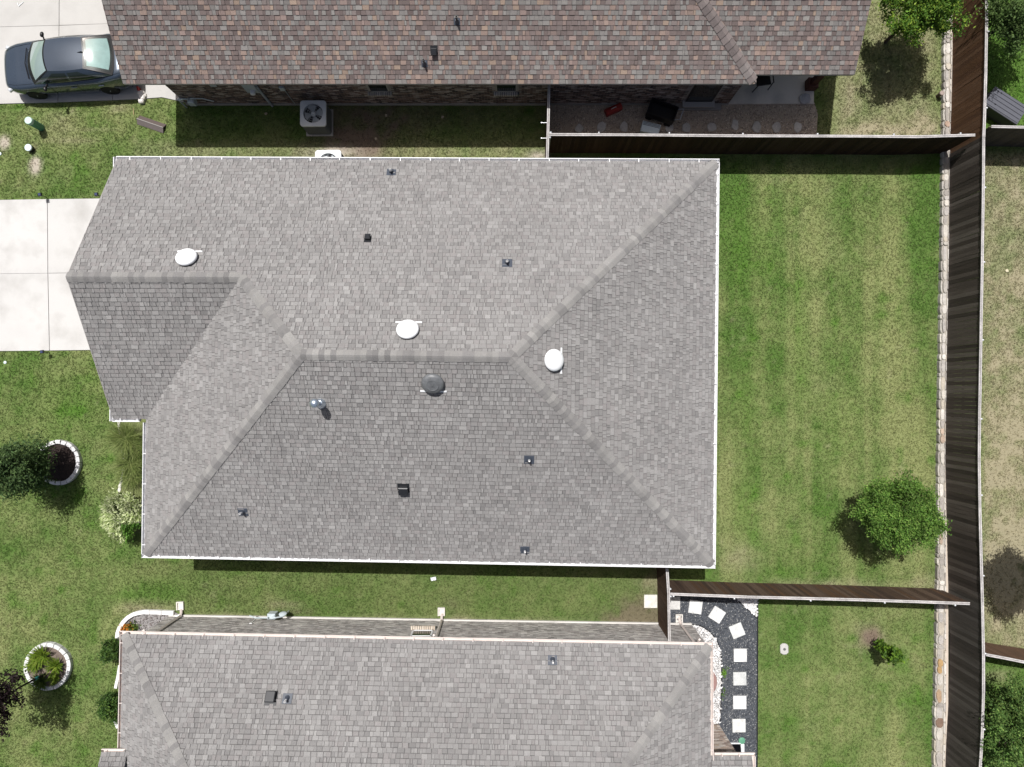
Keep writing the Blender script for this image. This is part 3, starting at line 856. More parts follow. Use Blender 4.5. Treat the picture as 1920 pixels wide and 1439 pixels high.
# ------------------------------------------------------------------ upper house, brown shingles
up = thing('house', P(800, 60), 'brick house with mottled brown shingles at the top of the picture', 'house')
y_e = P(800, 155.5, ZE).y; y_e2 = P(1500, 138, ZE).y
xw, xe = P(230, 154, ZE).x, P(1603, 138, ZE).x
x_h = P(1416, 152, ZE).x
ridge = 6.4
pU = Plane((xw, y_e), (x_h, y_e), (0, 20), ZE, PITCH)
pUe = Plane((x_h, y_e), (x_h, y_e + 10), (0, 12), ZE, PITCH)
pU2 = Plane((x_h, y_e2), (xe, y_e2), (0, 20), ZE, PITCH)
t_h = Vector((x_h - ridge, y_e + ridge, ZE + PITCH * ridge))
hip0 = Vector((x_h, y_e, ZE)); dy = y_e2 - y_e
st = []
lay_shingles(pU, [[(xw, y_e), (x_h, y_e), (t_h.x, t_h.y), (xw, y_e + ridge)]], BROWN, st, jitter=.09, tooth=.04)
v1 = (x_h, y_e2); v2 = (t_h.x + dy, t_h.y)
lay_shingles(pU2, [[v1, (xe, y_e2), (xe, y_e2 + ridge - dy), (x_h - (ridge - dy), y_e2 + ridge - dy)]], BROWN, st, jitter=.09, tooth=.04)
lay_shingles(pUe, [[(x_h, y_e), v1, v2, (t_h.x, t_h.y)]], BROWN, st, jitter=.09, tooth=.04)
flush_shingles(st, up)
CAPB = [(.17, .145, .138), (.19, .162, .155), (.155, .132, .127), (.20, .178, .17)]
lay_caps((hip0 + Vector((-.05, .05, .03)), t_h), pU, pUe, CAPB, up, wing=.19, expo=.22, band=.022)
_b = MB()
_b.poly([(xw, y_e, ZE - .006), (x_h, y_e, ZE - .006), (t_h.x, t_h.y, t_h.z - .006), (xw, t_h.y, t_h.z - .006)])
_b.poly([(x_h, y_e, ZE - .006), (x_h, y_e2, ZE - .006), (v2[0], v2[1], t_h.z - .006 - PITCH * dy), (t_h.x, t_h.y, t_h.z - .006)])
_b.poly([(x_h, y_e2, ZE - .006), (xe, y_e2, ZE - .006), (xe, t_h.y, ZE + PITCH * (ridge - dy) - .006), (v2[0], t_h.y, ZE + PITCH * (ridge - dy) - .006)])
_b.poly([(xw, t_h.y, t_h.z - .006), (t_h.x, t_h.y, t_h.z - .006), (t_h.x + 3, t_h.y + ridge, ZE), (xw, t_h.y + ridge, ZE)])
_b.poly([(t_h.x, t_h.y, t_h.z - .2), (xe, t_h.y, t_h.z - .2), (xe, t_h.y + ridge, ZE), (t_h.x, t_h.y + ridge, ZE)])
_b.build('roof_deck', MT['deck'], up)
_b = MB(); _b.prism([(xw, y_e + .015), (x_h - .01, y_e + .015), (x_h - .01, y_e2 + .015), (xe, y_e2 + .015), (xe, t_h.y + ridge), (xw, t_h.y + ridge)], ZE - .16, ZE - .015, cap_bottom=True)
_b.build('soffit', MT['soffit'], up)
_b = MB(); _b.box(((xw + x_h) / 2, y_e + .0, ZE - .075), (x_h - xw, .03, .13)); _b.build('fascia', MT['trim'], up)
_b = MB(); _b.box(((xe + x_h) / 2, y_e2 + .0, ZE - .075), (xe - x_h, .03, .13)); _b.build('fascia', MT['trim'], up)
for x in (xw - .012, xe + .012):
    _b = MB(); yy = y_e if x < 0 else y_e2; k = ridge if x < 0 else ridge - dy
    n = _b.add([(x, yy, ZE - .02), (x, yy + k, ZE + PITCH * k - .02), (x, yy + k, ZE + PITCH * k - .18), (x, yy, ZE - .18)])
    _b.face([n, n + 1, n + 2, n + 3]); _b.build('rake_board', MT['trim'], up)
yw = P(800, 196.5).y; xw0, xw1 = P(351, 194).x, P(1364, 194).x
wall_prism([(xw0, yw), (xw1, yw), (xw1, yw + 10), (xw0, yw + 10)], -.05, ZE - .16, MT['mortar_dark'], up)
_b = MB(); _b.poly([(xw0, yw, ZE - .1), (xw0, yw + 2 * (t_h.y - yw), ZE - .1), (xw0, t_h.y, t_h.z - .1)]); _b.build('gable_wall', MT['wall'], up)
EXC.append([(xw0, yw), (xw1, yw), (xw1, yw + 10), (xw0, yw + 10)])
def xs(px, z): return P(px, 170, z).x - xw0
w_a = (xs(692, 1.2), xs(731, 1.2)); w_b = (xs(929, 1.2), xs(970, 1.2)); w_c = (xs(1292, .9), xs(1343, .9))
zs0, zs1 = 1.15, 2.4
holes = [(w_a[0], w_a[1], zs0 - .09, zs1), (w_b[0], w_b[1], zs0 - .09, zs1), (w_c[0], w_c[1], .35, 2.3)]
DARKB = [(.17, .125, .108), (.22, .165, .14), (.10, .082, .075), (.40, .345, .31), (.18, .125, .106), (.085, .073, .07), (.30, .24, .215)]
brickwork((xw0, yw), (xw1, yw), .12, ZE - .18, (0, -1), holes, DARKB, None, up)
_b = MB((.33, .32, .30)); _b.box(((xw0 + xw1) / 2, yw - .015, .05), (xw1 - xw0, .05, .14)); _b.build('foundation', MT['concrete'], up)
def window(root, x0, x1, z0, z1, y, s, sill_cols, frame_m, inset=.07):
    """window in a wall facing along y*s; frame, pane, rowlock sill of single bricks"""
    fr = MB()
    for c, sz in ((((x0 + x1) / 2, z0 + .03), (x1 - x0, .06)), (((x0 + x1) / 2, z1 - .03), (x1 - x0, .06)), ((x0 + .03, (z0 + z1) / 2), (.06, z1 - z0)), ((x1 - .03, (z0 + z1) / 2), (.06, z1 - z0)), (((x0 + x1) / 2, (z0 + z1) / 2), (x1 - x0, .04))):
        fr.box((c[0], y + s * .004, c[1]), (sz[0], .05, sz[1]))
    w = fr.build('window', frame_m, root)
    g = MB(); g.box(((x0 + x1) / 2, y + s * .006, (z0 + z1) / 2), (x1 - x0 - .1, .016, z1 - z0 - .1)); g.build('pane', MT['glass_dark'], w)
    n = int((x1 - x0 + .14) / .078); b = MB()
    for k in range(n):
        xx = x0 - .07 + (k + .5) * .078; c = random.choice(sill_cols)
        b.box((xx, y + s * .06, z0 - .05), (.056, .17, .075), col=c)
    b.build('sill', MT['brick'], w)
    m = MB(); m.box(((x0 + x1) / 2, y + s * .03, z0 - .075), (x1 - x0 + .14, .13, .045)); m.build('sill_mortar', MT['ac_side'], w)
    return w
for wx in (w_a, w_b):
    window(up, xw0 + wx[0], xw0 + wx[1], zs0, zs1, yw, -1, [(.55, .50, .45), (.48, .43, .38)], MT['trim'])
x0, x1 = xw0 + w_c[0], xw0 + w_c[1]
_b = MB(); _b.box(((x0 + x1) / 2, yw - .02, 1.3), (x1 - x0, .06, 1.9)); _wn2 = _b.build('window', MT['cartrim'], up)
_b = MB(); _b.box(((x0 + x1) / 2, yw - .048, 1.35), (x1 - x0 - .12, .012, 1.7)); _b.build('pane', MT['glass_dark'], _wn2)
_b = MB((.34, .33, .32)); _b.box(((x0 + x1) / 2, yw - .11, .31), (x1 - x0 + .2, .26, .10)); _b.build('sill', MT['concrete'], _wn2)
_b = MB((.30, .29, .28)); _b.box(((x0 + x1) / 2 + .05, yw - .12, .06), (x1 - x0 + .7, .24, .15)); _b.build('step', MT['concrete'], up)
# things fixed to the brick wall
_wq = lambda px, py, z: P(px, py, z)
def wbox(name, x, z, sx, sz, dep, m, root, cat=None):
    b = MB(); b.box((x, yw - dep / 2 - .01, z), (sx, dep, sz), bevel=.012); return b.build(name, m, root)
wbox('junction_box', P(398, 162, 1.9).x, 1.9, .2, .28, .10, MT['steel_blue'], up)
_mt = wbox('electric_meter', P(465, 162, 1.9).x, 1.75, .42, .75, .14, MT['steel_blue'], up)
_b = MB(); _b.lathe([(.09, 0), (.09, .10), (.05, .13), (.001, .132)], 16, Matrix.Translation((P(473, 172, 1.55).x, yw - .15, 1.5)) @ Matrix.Rotation(R(90), 4, 'X')); _b.build('meter_dial', MT['pipe'], _mt)
_b = MB(); _xx = P(495, 190, .9).x; _b.tube([(_xx, yw - .06, -.02), (_xx, yw - .06, 1.7)], .045, 10); auto_smooth(_b.build('conduit', MT['steel_blue'], up))
_b = MB(); _xx = P(527, 168, 1.6).x; _b.box((_xx, yw - .05, 1.5), (.16, .07, .22)); _b.tube([(_xx + .03, yw - .03, 1.4), (_xx + .03, yw - .03, 0)], .012, 6); _b.build('cable_box', MT['meter'], up)
for a, b in ((857, 42), (796, 121)):
    pipe_vent(pU, a, b, up, h=.34, r=.035, mp=MT['vent_black'], mfl=MT['lead'], size=.20)
box_vent(pU, 814, 97, up, .19, .22, .13)
# patio post and beam
_pp = P(1516, 167, 0); _e = bpy.data.objects.new('patio_post', None); link(_e, up)
_b = MB(); _b.box((_pp.x, _pp.y + .05, 1.35), (.20, .20, 2.6), bevel=.01); _b.build('shaft', MT['post_red'], _e)
_b = MB(); _b.box((_pp.x, _pp.y + .05, .28), (.36, .36, .36), bevel=.02); _b.build('plinth', MT['post_red'], _e)
_b = MB(); _b.box(((x_h + xe) / 2, _pp.y + .05, 2.58), (xe - x_h - .5, .2, .22)); _b.build('beam', MT['post_red'], _e)

# ------------------------------------------------------------------ lower house, grey shingles, tan gutters
lo = thing('house', P(780, 1360), 'lower house with grey shingles, tan gutters and pale grey brick', 'house')
l_nw, l_ne = P(225, 1184, ZE), P(1337, 1205.5, ZE)
l_sw, l_se = P(219, 1470, ZE), P(1338, 1470, ZE)
CL = (-3, -14)
fN, fW, fE = inset_line(l_nw, l_ne, CL, .115), inset_line(l_nw, l_sw, CL, .115), inset_line(l_ne, l_se, CL, .115)
qN, qW, qE = Plane(fN[0], fN[1], CL, ZE, PITCH), Plane(fW[0], fW[1], CL, ZE, PITCH * 1.12), Plane(fE[0], fE[1], CL, ZE, PITCH)
cutS = VWall((-30, -14.6), (30, -14.6))
m_nw, m_ne = meet(qN, qW, flat), meet(qN, qE, flat)
h_w, h_e = meet(qN, qW, cutS), meet(qN, qE, cutS)
e_w, e_e = meet(qW, flat, cutS), meet(qE, flat, cutS)
st = []
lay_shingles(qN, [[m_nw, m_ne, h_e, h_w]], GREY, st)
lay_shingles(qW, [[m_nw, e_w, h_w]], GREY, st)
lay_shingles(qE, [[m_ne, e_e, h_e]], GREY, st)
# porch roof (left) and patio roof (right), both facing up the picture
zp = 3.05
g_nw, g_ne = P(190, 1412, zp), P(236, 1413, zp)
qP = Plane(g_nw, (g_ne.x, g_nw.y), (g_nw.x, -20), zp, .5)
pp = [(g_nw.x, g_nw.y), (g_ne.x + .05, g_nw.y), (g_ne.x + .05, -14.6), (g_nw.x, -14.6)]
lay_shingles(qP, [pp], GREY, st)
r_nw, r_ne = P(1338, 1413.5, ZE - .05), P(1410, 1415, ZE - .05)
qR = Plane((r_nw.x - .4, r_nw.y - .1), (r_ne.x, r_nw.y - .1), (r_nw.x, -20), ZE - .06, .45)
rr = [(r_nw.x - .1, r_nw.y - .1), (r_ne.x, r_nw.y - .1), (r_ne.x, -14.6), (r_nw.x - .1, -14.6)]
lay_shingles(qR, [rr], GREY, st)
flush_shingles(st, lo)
lay_caps((m_nw, h_w), qN, qW, GREY_CAP, lo); lay_caps((m_ne, h_e), qN, qE, GREY_CAP, lo)
_b = MB()
for pl, poly in ((qN, [m_nw, m_ne, h_e, h_w]), (qW, [m_nw, e_w, h_w]), (qE, [m_ne, e_e, h_e]), (qP, pp), (qR, rr)):
    _b.poly([Vector((q[0], q[1], pl.z(q[0], q[1]) - .006)) for q in poly])
_b.build('roof_deck', MT['deck'], lo)
_b = MB(); _b.prism([(m_nw.x, m_nw.y), (m_ne.x, m_ne.y), (e_e.x, -14.6), (e_w.x, -14.6)], ZE - .17, ZE - .02, cap_bottom=True); _b.build('soffit', MT['soffit'], lo)
_b = MB(); _b.prism(pp, zp - .2, zp - .01, cap_bottom=True); _b.build('porch_soffit', MT['soffit'], lo)
_b = MB(); _b.prism(rr, ZE - .26, ZE - .075, cap_bottom=True); _b.build('patio_soffit', MT['soffit'], lo)
gt = MT['gutter_tan']
gutter(fN[0], fN[1], fN[2], ZE + .005, gt, lo, phase=.75, hang=.97)
gutter(fW[0] - Vector((0, .12)), fW[1], fW[2], ZE + .005, gt, lo, phase=.25, hang=.97)
gutter(fE[0] - Vector((0, .12)), fE[1], fE[2], ZE + .005, gt, lo, phase=.35, hang=.97)
gutter((g_nw.x, g_nw.y), (g_ne.x - .02, g_nw.y), (0, 1), zp + .005, gt, lo, phase=.12, hang=.62)
gutter((r_nw.x + .03, r_nw.y - .1), (r_ne.x + .1, r_nw.y - .1), (0, 1), ZE - .055, gt, lo, phase=.25, hang=.55)
gutter((r_ne.x, r_nw.y - .1), (r_ne.x, -14.6), (1, 0), ZE - .055, gt, lo, phase=.4, hang=.55)
# walls: brick face along the upper side
ywl = P(340, 1155).y; ywr = P(1240, 1171).y
xa, xb = P(318, 1155).x, P(1296, 1172).x
wa, wb = Vector((xa, ywl)), Vector((xb, ywr))
wall_prism([(wa.x, wa.y), (wb.x, wb.y), (wb.x, -14.6), (wa.x, -14.6)], -.05, ZE - .17, MT['mortar'], lo)
EXC.append([(wa.x, wa.y + .08), (wb.x, wb.y + .08), (wb.x, -14.6), (wa.x, -14.6)])
PALEB = [(.33, .315, .30), (.27, .255, .245), (.38, .36, .34), (.22, .205, .195), (.30, .275, .26), (.42, .40, .375)]
ww = (P(772, 1180, 1.3).x - wa.x, P(812, 1180, 1.3).x - wa.x)
brickwork(wa, wb, .10, ZE - .19, (0, 1), [(ww[0], ww[1], 1.0, 2.3)], PALEB, None, lo)
window(lo, wa.x + ww[0], wa.x + ww[1], 1.12, 2.3, ywl + (ywr - ywl) * .52, 1, [(.50, .43, .35), (.44, .37, .30), (.55, .48, .40)], MT['gutter'])
_b = MB((.55, .53, .50)); a0, a1 = wa + Vector((0, .04)), wb + Vector((0, .04))
_b.prism([(a0.x, a0.y + .02), (a1.x, a1.y + .02), (a1.x, a1.y - .1), (a0.x, a0.y - .1)], -.02, .09); _b.build('foundation', MT['concrete'], lo)
# projecting wing by the black path
yv = P(1345, 1358).y; xv = P(1347.5, 1358).x
wall_prism([(xb - 1.2, yv), (xv, yv), (xv, -14.6), (xb - 1.2, -14.6)], -.05, ZE - .30, MT['mortar'], lo, 'wing_wall')
brickwork((xb - .3, yv), (xv, yv), .05, ZE - .32, (0, 1), [], [(.40, .33, .28), (.33, .26, .22), (.46, .40, .35), (.28, .22, .19), (.52, .47, .42), (.36, .28, .22)], None, lo, bl=.215, bh=.082, j=.016, name='wing_brickwork')
brickwork((xv, yv), (xv, -14.2), .05, ZE - .32, (1, 0), [], PALEB, None, lo, name='wing_brickwork')
def downspout(px, py, tray, wallpt, m, root, z1=2.72):
    """square pipe down the wall with an elbow; the tray it empties on is a thing of its own"""
    x, y = wallpt; b = MB()
    t = P(*tray, .1); b.tube([(x, y + .12 + .28, z1 + .06), (x, y + .07, z1 - .28), (x, y + .07, .22), (x + (t.x - x) * .2, y + .15, .12), (x + (t.x - x) * .5, y + .27, .08)], .045, 4)
    b.build('downspout', m, root)
def wy(x): return ywl + (ywr - ywl) * (x - wa.x) / (wb.x - wa.x)
for bx, tr in ((343, (337, 1137)), (829, (828, 1149)), (1274, (1273, 1161))):
    x = P(bx, 1155).x; downspout(bx, 0, tr, (x, wy(x)), gt, lo)
def tray(px, py, rz, label):
    p = P(px, py, .06); b = MB(); w, l = .26, .30
    b.box((0, 0, .012), (w, l, .024))
    for c, s in (((-w / 2 + .02, 0, .05), (.04, l, .075)), ((w / 2 - .02, 0, .05), (.04, l, .075)), ((0, l / 2 - .02, .05), (w - .082, .04, .075)), ((0, -l / 2 + .02, .035), (w - .082, .04, .045))):
        b.box(c, s, bevel=.006)
    o = b.build('splash_block', MT['white_stone']); o.location = (p.x, p.y, .004); o.rotation_euler[2] = R(rz)
    b.col = (.62, .60, .57)
    m = o.data.color_attributes['Col']; m.data.foreach_set('color', np.tile((.62, .59, .55, 1), len(o.data.loops)).ravel())
    tag(o, label, 'splash block', 'splash blocks below the tan downspouts')
    h = .2; EXC.append([(p.x - h, p.y - h), (p.x + h, p.y - h), (p.x + h, p.y + h), (p.x - h, p.y + h)])
tray(337.5, 1136.5, 3, 'pale splash block by the curved white bed edging')
tray(827.5, 1147.5, 0, 'pale splash block on the grass below the brick window')
tray(1273.5, 1160, 0, 'pale splash block on black gravel behind the short fence')
pipe_vent(qN, 1036, 1237, lo); pipe_vent(qN, 539, 1309, lo)
box_vent(qN, 509, 1308, lo, .30, .33, .16)

# ------------------------------------------------------------------ fences
PK = {}
def picket_mesh(h, col, k):
    key = (round(h, 2), col, k)
    if key not in PK:
        m = MB(col); m.box((0, 0, h / 2), (.136, .018, h), bevel=.004); PK[key] = m.mesh('picket', MT['wood'])
    return PK[key]
def fence(label, tops, h, z0, cols, post_px, post_side, extra_end=None, post_h=.06, cap_tone=None):
    """tops: photo polyline of the top edge; pickets, two-board cap, rails, steel posts on post_side (+1 left of direction)"""
    pts = [P(a, b, h) for a, b in tops]; base = Vector((pts[0].x, pts[0].y, z0))
    root = thing('fence', base, label, 'fence')
    seg = [(pts[i + 1] - pts[i]).length for i in range(len(pts) - 1)]; L = sum(seg)
    def at(s):
        for i, l in enumerate(seg):
            if s <= l or i == len(seg) - 1:
                d = (pts[i + 1] - pts[i]).normalized(); return pts[i] + d * s, d
            s -= l
    s = .02
    while s < L + .06:
        p, d = at(s); c = random.choice(cols); hh = h - z0 - .005
        me = picket_mesh(hh, c, random.randrange(2))
        o = bpy.data.objects.new('picket', me); link(o, root)
        o.location = (p.x, p.y, z0); o.rotation_euler = (random.uniform(-.004, .004), 0, math.atan2(d.y, d.x) + random.uniform(-.055, .055))
        s += .1405
    nrm = lambda d: Vector((-d.y, d.x, 0))
    for i in range(len(pts) - 1):
        a, b = pts[i], pts[i + 1]; d = (b - a); l = d.length; d.normalize(); n = nrm(d) * post_side; mid = (a + b) / 2; rz = math.atan2(d.y, d.x)
        n_b = max(1, round(l / 2.4))
        for k in range(n_b):
            c = a + d * (l * (k + .5) / n_b)
            m = MB(); m.box((c.x + n.x * -.018, c.y + n.y * -.018, h + .012), (l / n_b - .004, .038, .026), rz + random.uniform(-.002, .002), bevel=.004); m.build('cap_board', MT['cap'], root)
            m = MB(); m.box((c.x + n.x * .034, c.y + n.y * .034, h + .008 + random.uniform(-.004, .004)), (l / n_b - .004, .042, .036), rz + random.uniform(-.002, .002), bevel=.004); m.build('cap_board', MT['cap'], root)
        for zz in (z0 + .3, (z0 + h) / 2, h - .12):
            m = MB((.16, .12, .09)); m.box((mid.x + n.x * .032, mid.y + n.y * .032, zz), (l, .038, .085), rz); m.build('rail', MT['wood'], root)
    for a, b in post_px:
        q = P(a, b, h); best = min(((q - (pts[i] + (pts[i + 1] - pts[i]) * max(0, min(1, (q - pts[i]).dot(pts[i + 1] - pts[i]) / (pts[i + 1] - pts[i]).length_squared)))).length, i) for i in range(len(pts) - 1))
        i = best[1]; d = (pts[i + 1] - pts[i]).normalized(); c = pts[i] + d * (q - pts[i]).dot(d) + nrm(d) * post_side * .085
        m = MB(); m.lathe([(.03, 0), (.03, h - .02)], 10, Matrix.Translation((c.x, c.y, 0))); po = auto_smooth(m.build('post', MT['galv'], root))
        m = MB(); m.lathe([(.031, 0), (.035, .015), (.030, .035), (.015, .047), (.001, .05)], 12, Matrix.Translation((c.x, c.y, h - .02))); auto_smooth(m.build('post_cap', MT['galv'], po))
    return root
DARKW = [(.060, .048, .041), (.074, .060, .052), (.048, .039, .033), (.090, .074, .064), (.115, .097, .085)]
MIDW = [(.105, .055, .030), (.115, .062, .035), (.092, .048, .028), (.125, .07, .042)]
BRNW = [(.078, .050, .036), (.092, .060, .044), (.064, .042, .032), (.115, .078, .058), (.10, .058, .036)]
GREYW = [(.095, .078, .066), (.11, .09, .078), (.085, .07, .06)]
WB = .25
fence('long tall wood fence, brown upper stretch beside the brown roofed house', [(1847.5, -140), (1849, 40), (1847.5, 130), (1845.5, 200), (1843.5, 258)], 2.06, WB, MIDW,
      [(1853, 59), (1855, 203)], 1)
fence('long tall wood fence, dark stretch behind the big back lawn', [(1843.5, 258), (1843, 330), (1841, 480), (1838.5, 620), (1836, 760), (1835, 860), (1836.5, 960), (1839, 1060), (1841, 1129)], 2.06, WB, DARKW,
      [(1849, 352), (1849, 492), (1846, 638), (1843, 786), (1842, 929), (1845, 1080)], 1)
fence('long tall wood fence, dark grey stretch behind the lower right lawn', [(1841, 1129), (1843, 1225), (1843, 1300), (1841, 1370), (1837, 1439), (1833, 1560)], 2.06, WB, [(.062, .053, .047), (.078, .067, .060), (.052, .044, .039), (.095, .083, .075)],
      [(1845, 1226), (1846, 1368)], 1)
fence('dark wood fence between the brown roofed house and the big back lawn', [(1030, 253.5), (1180, 254), (1400, 256), (1600, 256.5), (1720, 257.5), (1828, 254.5)], 1.80, 0, [(.050, .028, .018), (.058, .034, .022), (.040, .024, .017), (.066, .040, .027)],
      [(1033, 248), (1123, 248), (1255, 248), (1393, 249), (1533, 250), (1676, 252), (1801, 250)], 1)
fence('short cross fence beside the brown roofed house, seen almost edge on', [(1029, 158), (1027.5, 230), (1025.5, 300)], 1.80, 0, BRNW, [(1028, 249), (1027, 258)], 1)
fence('brown wood fence between the big back lawn and the black gravel path', [(1256, 1113.5), (1400, 1119), (1600, 1124), (1720, 1128), (1818, 1131.5)], 1.80, 0, BRNW,
      [(1263, 1118), (1377, 1121), (1520, 1126), (1659, 1130), (1791, 1135)], -1)
fence('short cross fence between the middle and lower houses', [(1250, 1066), (1253, 1113), (1254.5, 1203)], 1.80, 0, [(.075, .045, .030), (.085, .052, .036), (.066, .040, .027)], [(1256, 1105), (1257, 1119)], 1)
fence('neighbour cross fence by the grey storage box at the right edge', [(1858, 238.5), (1930, 240), (2050, 243)], 1.80, 0, GREYW, [(1990, 235)], 1)
fence('neighbour cross fence under the tree shadow at the right edge', [(1848, 1227), (1880, 1233), (1930, 1243), (2050, 1262)], 1.80, 0, [(.15, .09, .06), (.17, .105, .075), (.13, .08, .055)], [(1990, 1258)], -1)
# gate hardware that sticks out of the short fence
for yy in (230.5, 259.5):
    m = MB(); a = P(1015, yy, 1.55); b = P(1027, yy, 1.55); m.tube([a, b], .010, 6); m.lathe([(.016, -.02), (.022, 0), (.016, .02)], 8, Matrix.Translation(a))
    o = m.build('gate_latch', MT['galv']); tag(o, 'upper pale gate bar sticking out of the short cross fence' if yy < 240 else 'lower pale gate bar sticking out of the short cross fence', 'gate latch')

# ------------------------------------------------------------------ low stone wall under the long fence
wl_px = [(1768, -80), (1766, 100), (1764, 240), (1762, 400), (1759.5, 560), (1757, 720), (1754.5, 900), (1753, 1100), (1751, 1200), (1748.5, 1320), (1747, 1439), (1745, 1540)]
fr_px = [(1788, -80), (1787, 100), (1785, 250), (1783, 400), (1780, 560), (1776.5, 720), (1775, 900), (1776, 1100), (1776, 1200), (1776, 1320), (1774, 1439), (1771, 1540)]
def lerp_line(px, y, z):
    for (x0, y0), (x1, y1) in zip(px[:-1], px[1:]):
        if y0 <= y <= y1 or (y > y1 and (x1, y1) == px[-1]): return P(x0 + (x1 - x0) * (y - y0) / (y1 - y0), y, z)
sw = thing('stone_wall', P(1760, 720), 'low rubble stone wall running along the foot of the long fence', 'stone wall')
WH = .22
wp = [P(a, b, 0) for a, b in wl_px]; fp = [P(a, b, WH) for a, b in fr_px]
_b = MB()
for i in range(len(wp) - 1):
    a, b, c, d = wp[i], wp[i + 1], fp[i + 1], fp[i]
    e = Vector((.03, 0, 0))
    _b.poly([(a.x + .03, a.y, WH - .03), (b.x + .03, b.y, WH - .03), (c.x + .06, c.y, WH - .03), (d.x + .06, d.y, WH - .03)][::1])
    _b.poly([(a.x + .03, a.y, -.03), (b.x + .03, b.y, -.03), (b.x + .03, b.y, WH - .03), (a.x + .03, a.y, WH - .03)])
_b.build('mortar_core', MT['stone_mortar'], sw)
EXC.append([(p.x, p.y) for p in wp] + [(p.x + .2, p.y) for p in reversed(fp)])
STN = [(.44, .41, .365), (.46, .43, .385), (.34, .315, .285), (.43, .385, .32), (.37, .345, .32), (.50, .47, .43), (.30, .275, .25)]
def stone_poly(cx, cy, lx, ly, n=9):
    pts = []
    for k in range(n):
        a = 2 * math.pi * (k + random.uniform(-.2, .2)) / n
        c, s = math.cos(a), math.sin(a); q = 1.08 / max(abs(c), abs(s)) ** .5
        pts.append((cx + c * lx * q * random.uniform(.82, 1.05), cy + s * ly * q * random.uniform(.84, 1.05)))
    return pts
SPECIAL = {1250: (.38, .25, .12), 1303: (.33, .23, .15), 1358: (.20, .135, .10), 820: (.36, .28, .22), 240: (.36, .26, .20), 1012: (.36, .28, .22)}
y = -75.0
while y < 1530:
    ly = random.choice((8, 12, 15, 18, 22, 26)) * random.uniform(.9, 1.1); w = lerp_line(wl_px, y + ly / 2, 0); f = lerp_line(fr_px, y + ly / 2, WH)
    X0, X1 = w.x + .03, f.x - .02; cut = X0 + (X1 - X0) * random.choice((.50, .60, .66, .72))
    c = random.choice(STN)
    for k, v in SPECIAL.items():
        if abs(y + ly / 2 - k) < 11: c = v
    hy = M2(ly) / 2
    g_ = random.uniform(.88, 1.15); m = MB(tuple(t * g_ for t in c)); z1 = WH + random.uniform(-.02, .03)
    m.prism(stone_poly((X0 + cut) / 2, w.y, (cut - X0) / 2 * 1.05, hy * 1.0), WH - .06, z1, inset=.014); m.build('stone', MT['stone'], sw)
    g_ = random.uniform(.88, 1.1); m = MB(tuple(t * g_ for t in random.choice(STN))); d = random.uniform(.0, .03)
    m.prism(stone_poly(X0 - .004 - d / 3, w.y, .032 + d * .6, hy * .96, 10), -.02, WH - .05, inset=.014); m.build('stone', MT['stone'], sw)
    y += ly
y = -75.0
while y < 1530:
    ly = random.uniform(11, 24); w = lerp_line(wl_px, y + ly / 2, 0); f = lerp_line(fr_px, y + ly / 2, WH)
    X0, X1 = w.x + (f.x - w.x) * .68, f.x - .045
    g_ = random.uniform(.95, 1.18); m = MB(tuple(t * g_ for t in random.choice(STN))); hy = M2(ly) / 2
    m.prism(stone_poly((X0 + X1) / 2, w.y, (X1 - X0) / 2 * 1.02, hy * .99, 8), WH - .06, WH + random.uniform(-.005, .025), inset=.012); m.build('stone', MT['stone'], sw)
    y += ly
for i in range(len(fp) - 1):
    a, b = fp[i], fp[i + 1]; m = MB((.50, .43, .36))
    n = m.add([(a.x - .05, a.y, WH + .012), (a.x + .03, a.y, WH + .012), (b.x + .03, b.y, WH + .012), (b.x - .05, b.y, WH + .012), (a.x - .05, a.y, WH - .04), (b.x - .05, b.y, WH - .04)])
    m.face([n, n + 1, n + 2, n + 3][::-1]); m.face([n, n + 3, n + 5, n + 4]); m.build('mortar_edge', MT['white_stone'], sw)

# ------------------------------------------------------------------ trees and plants
def leaf_mesh(name, C, size, cols, up=.35, aspect=1.8, parent=None, dirs=None, jit=.25, m=None):
    """one small quad per leaf at each point of C"""
    n = len(C); N = rng.normal(0, 1, (n, 3)); N[:, 2] = np.abs(N[:, 2]) + up; N /= np.linalg.norm(N, axis=1)[:, None]
    A = rng.normal(0, 1, (n, 3)) if dirs is None else dirs + rng.normal(0, jit, (n, 3))
    A -= N * (A * N).sum(1)[:, None]; A /= np.linalg.norm(A, axis=1)[:, None] + 1e-9
    B = np.cross(N, A); s = rng.uniform(size[0], size[1], n)[:, None]
    a, b = A * s * aspect / 2, B * s / 2
    bend = N * s * .12
    V = np.stack([C - a, C + b * .9 + bend * 0, C + a, C - b * .9], 1).reshape(-1, 3)
    Fq = np.arange(n * 4).reshape(-1, 4)
    ci = np.array(cols)[rng.integers(0, len(cols), n)] * rng.uniform(.7, 1.3, (n, 1)) * (.62 + .76 * noise2(C[:, 0] + C[:, 2] * .7, C[:, 1] - C[:, 2] * .4, 4.5, 3))[:, None]
    return link(bpy.data.objects.new(name, np_mesh(name, V, Fq, np.repeat(ci, 4, axis=0), m or MT['leaf'])), parent)
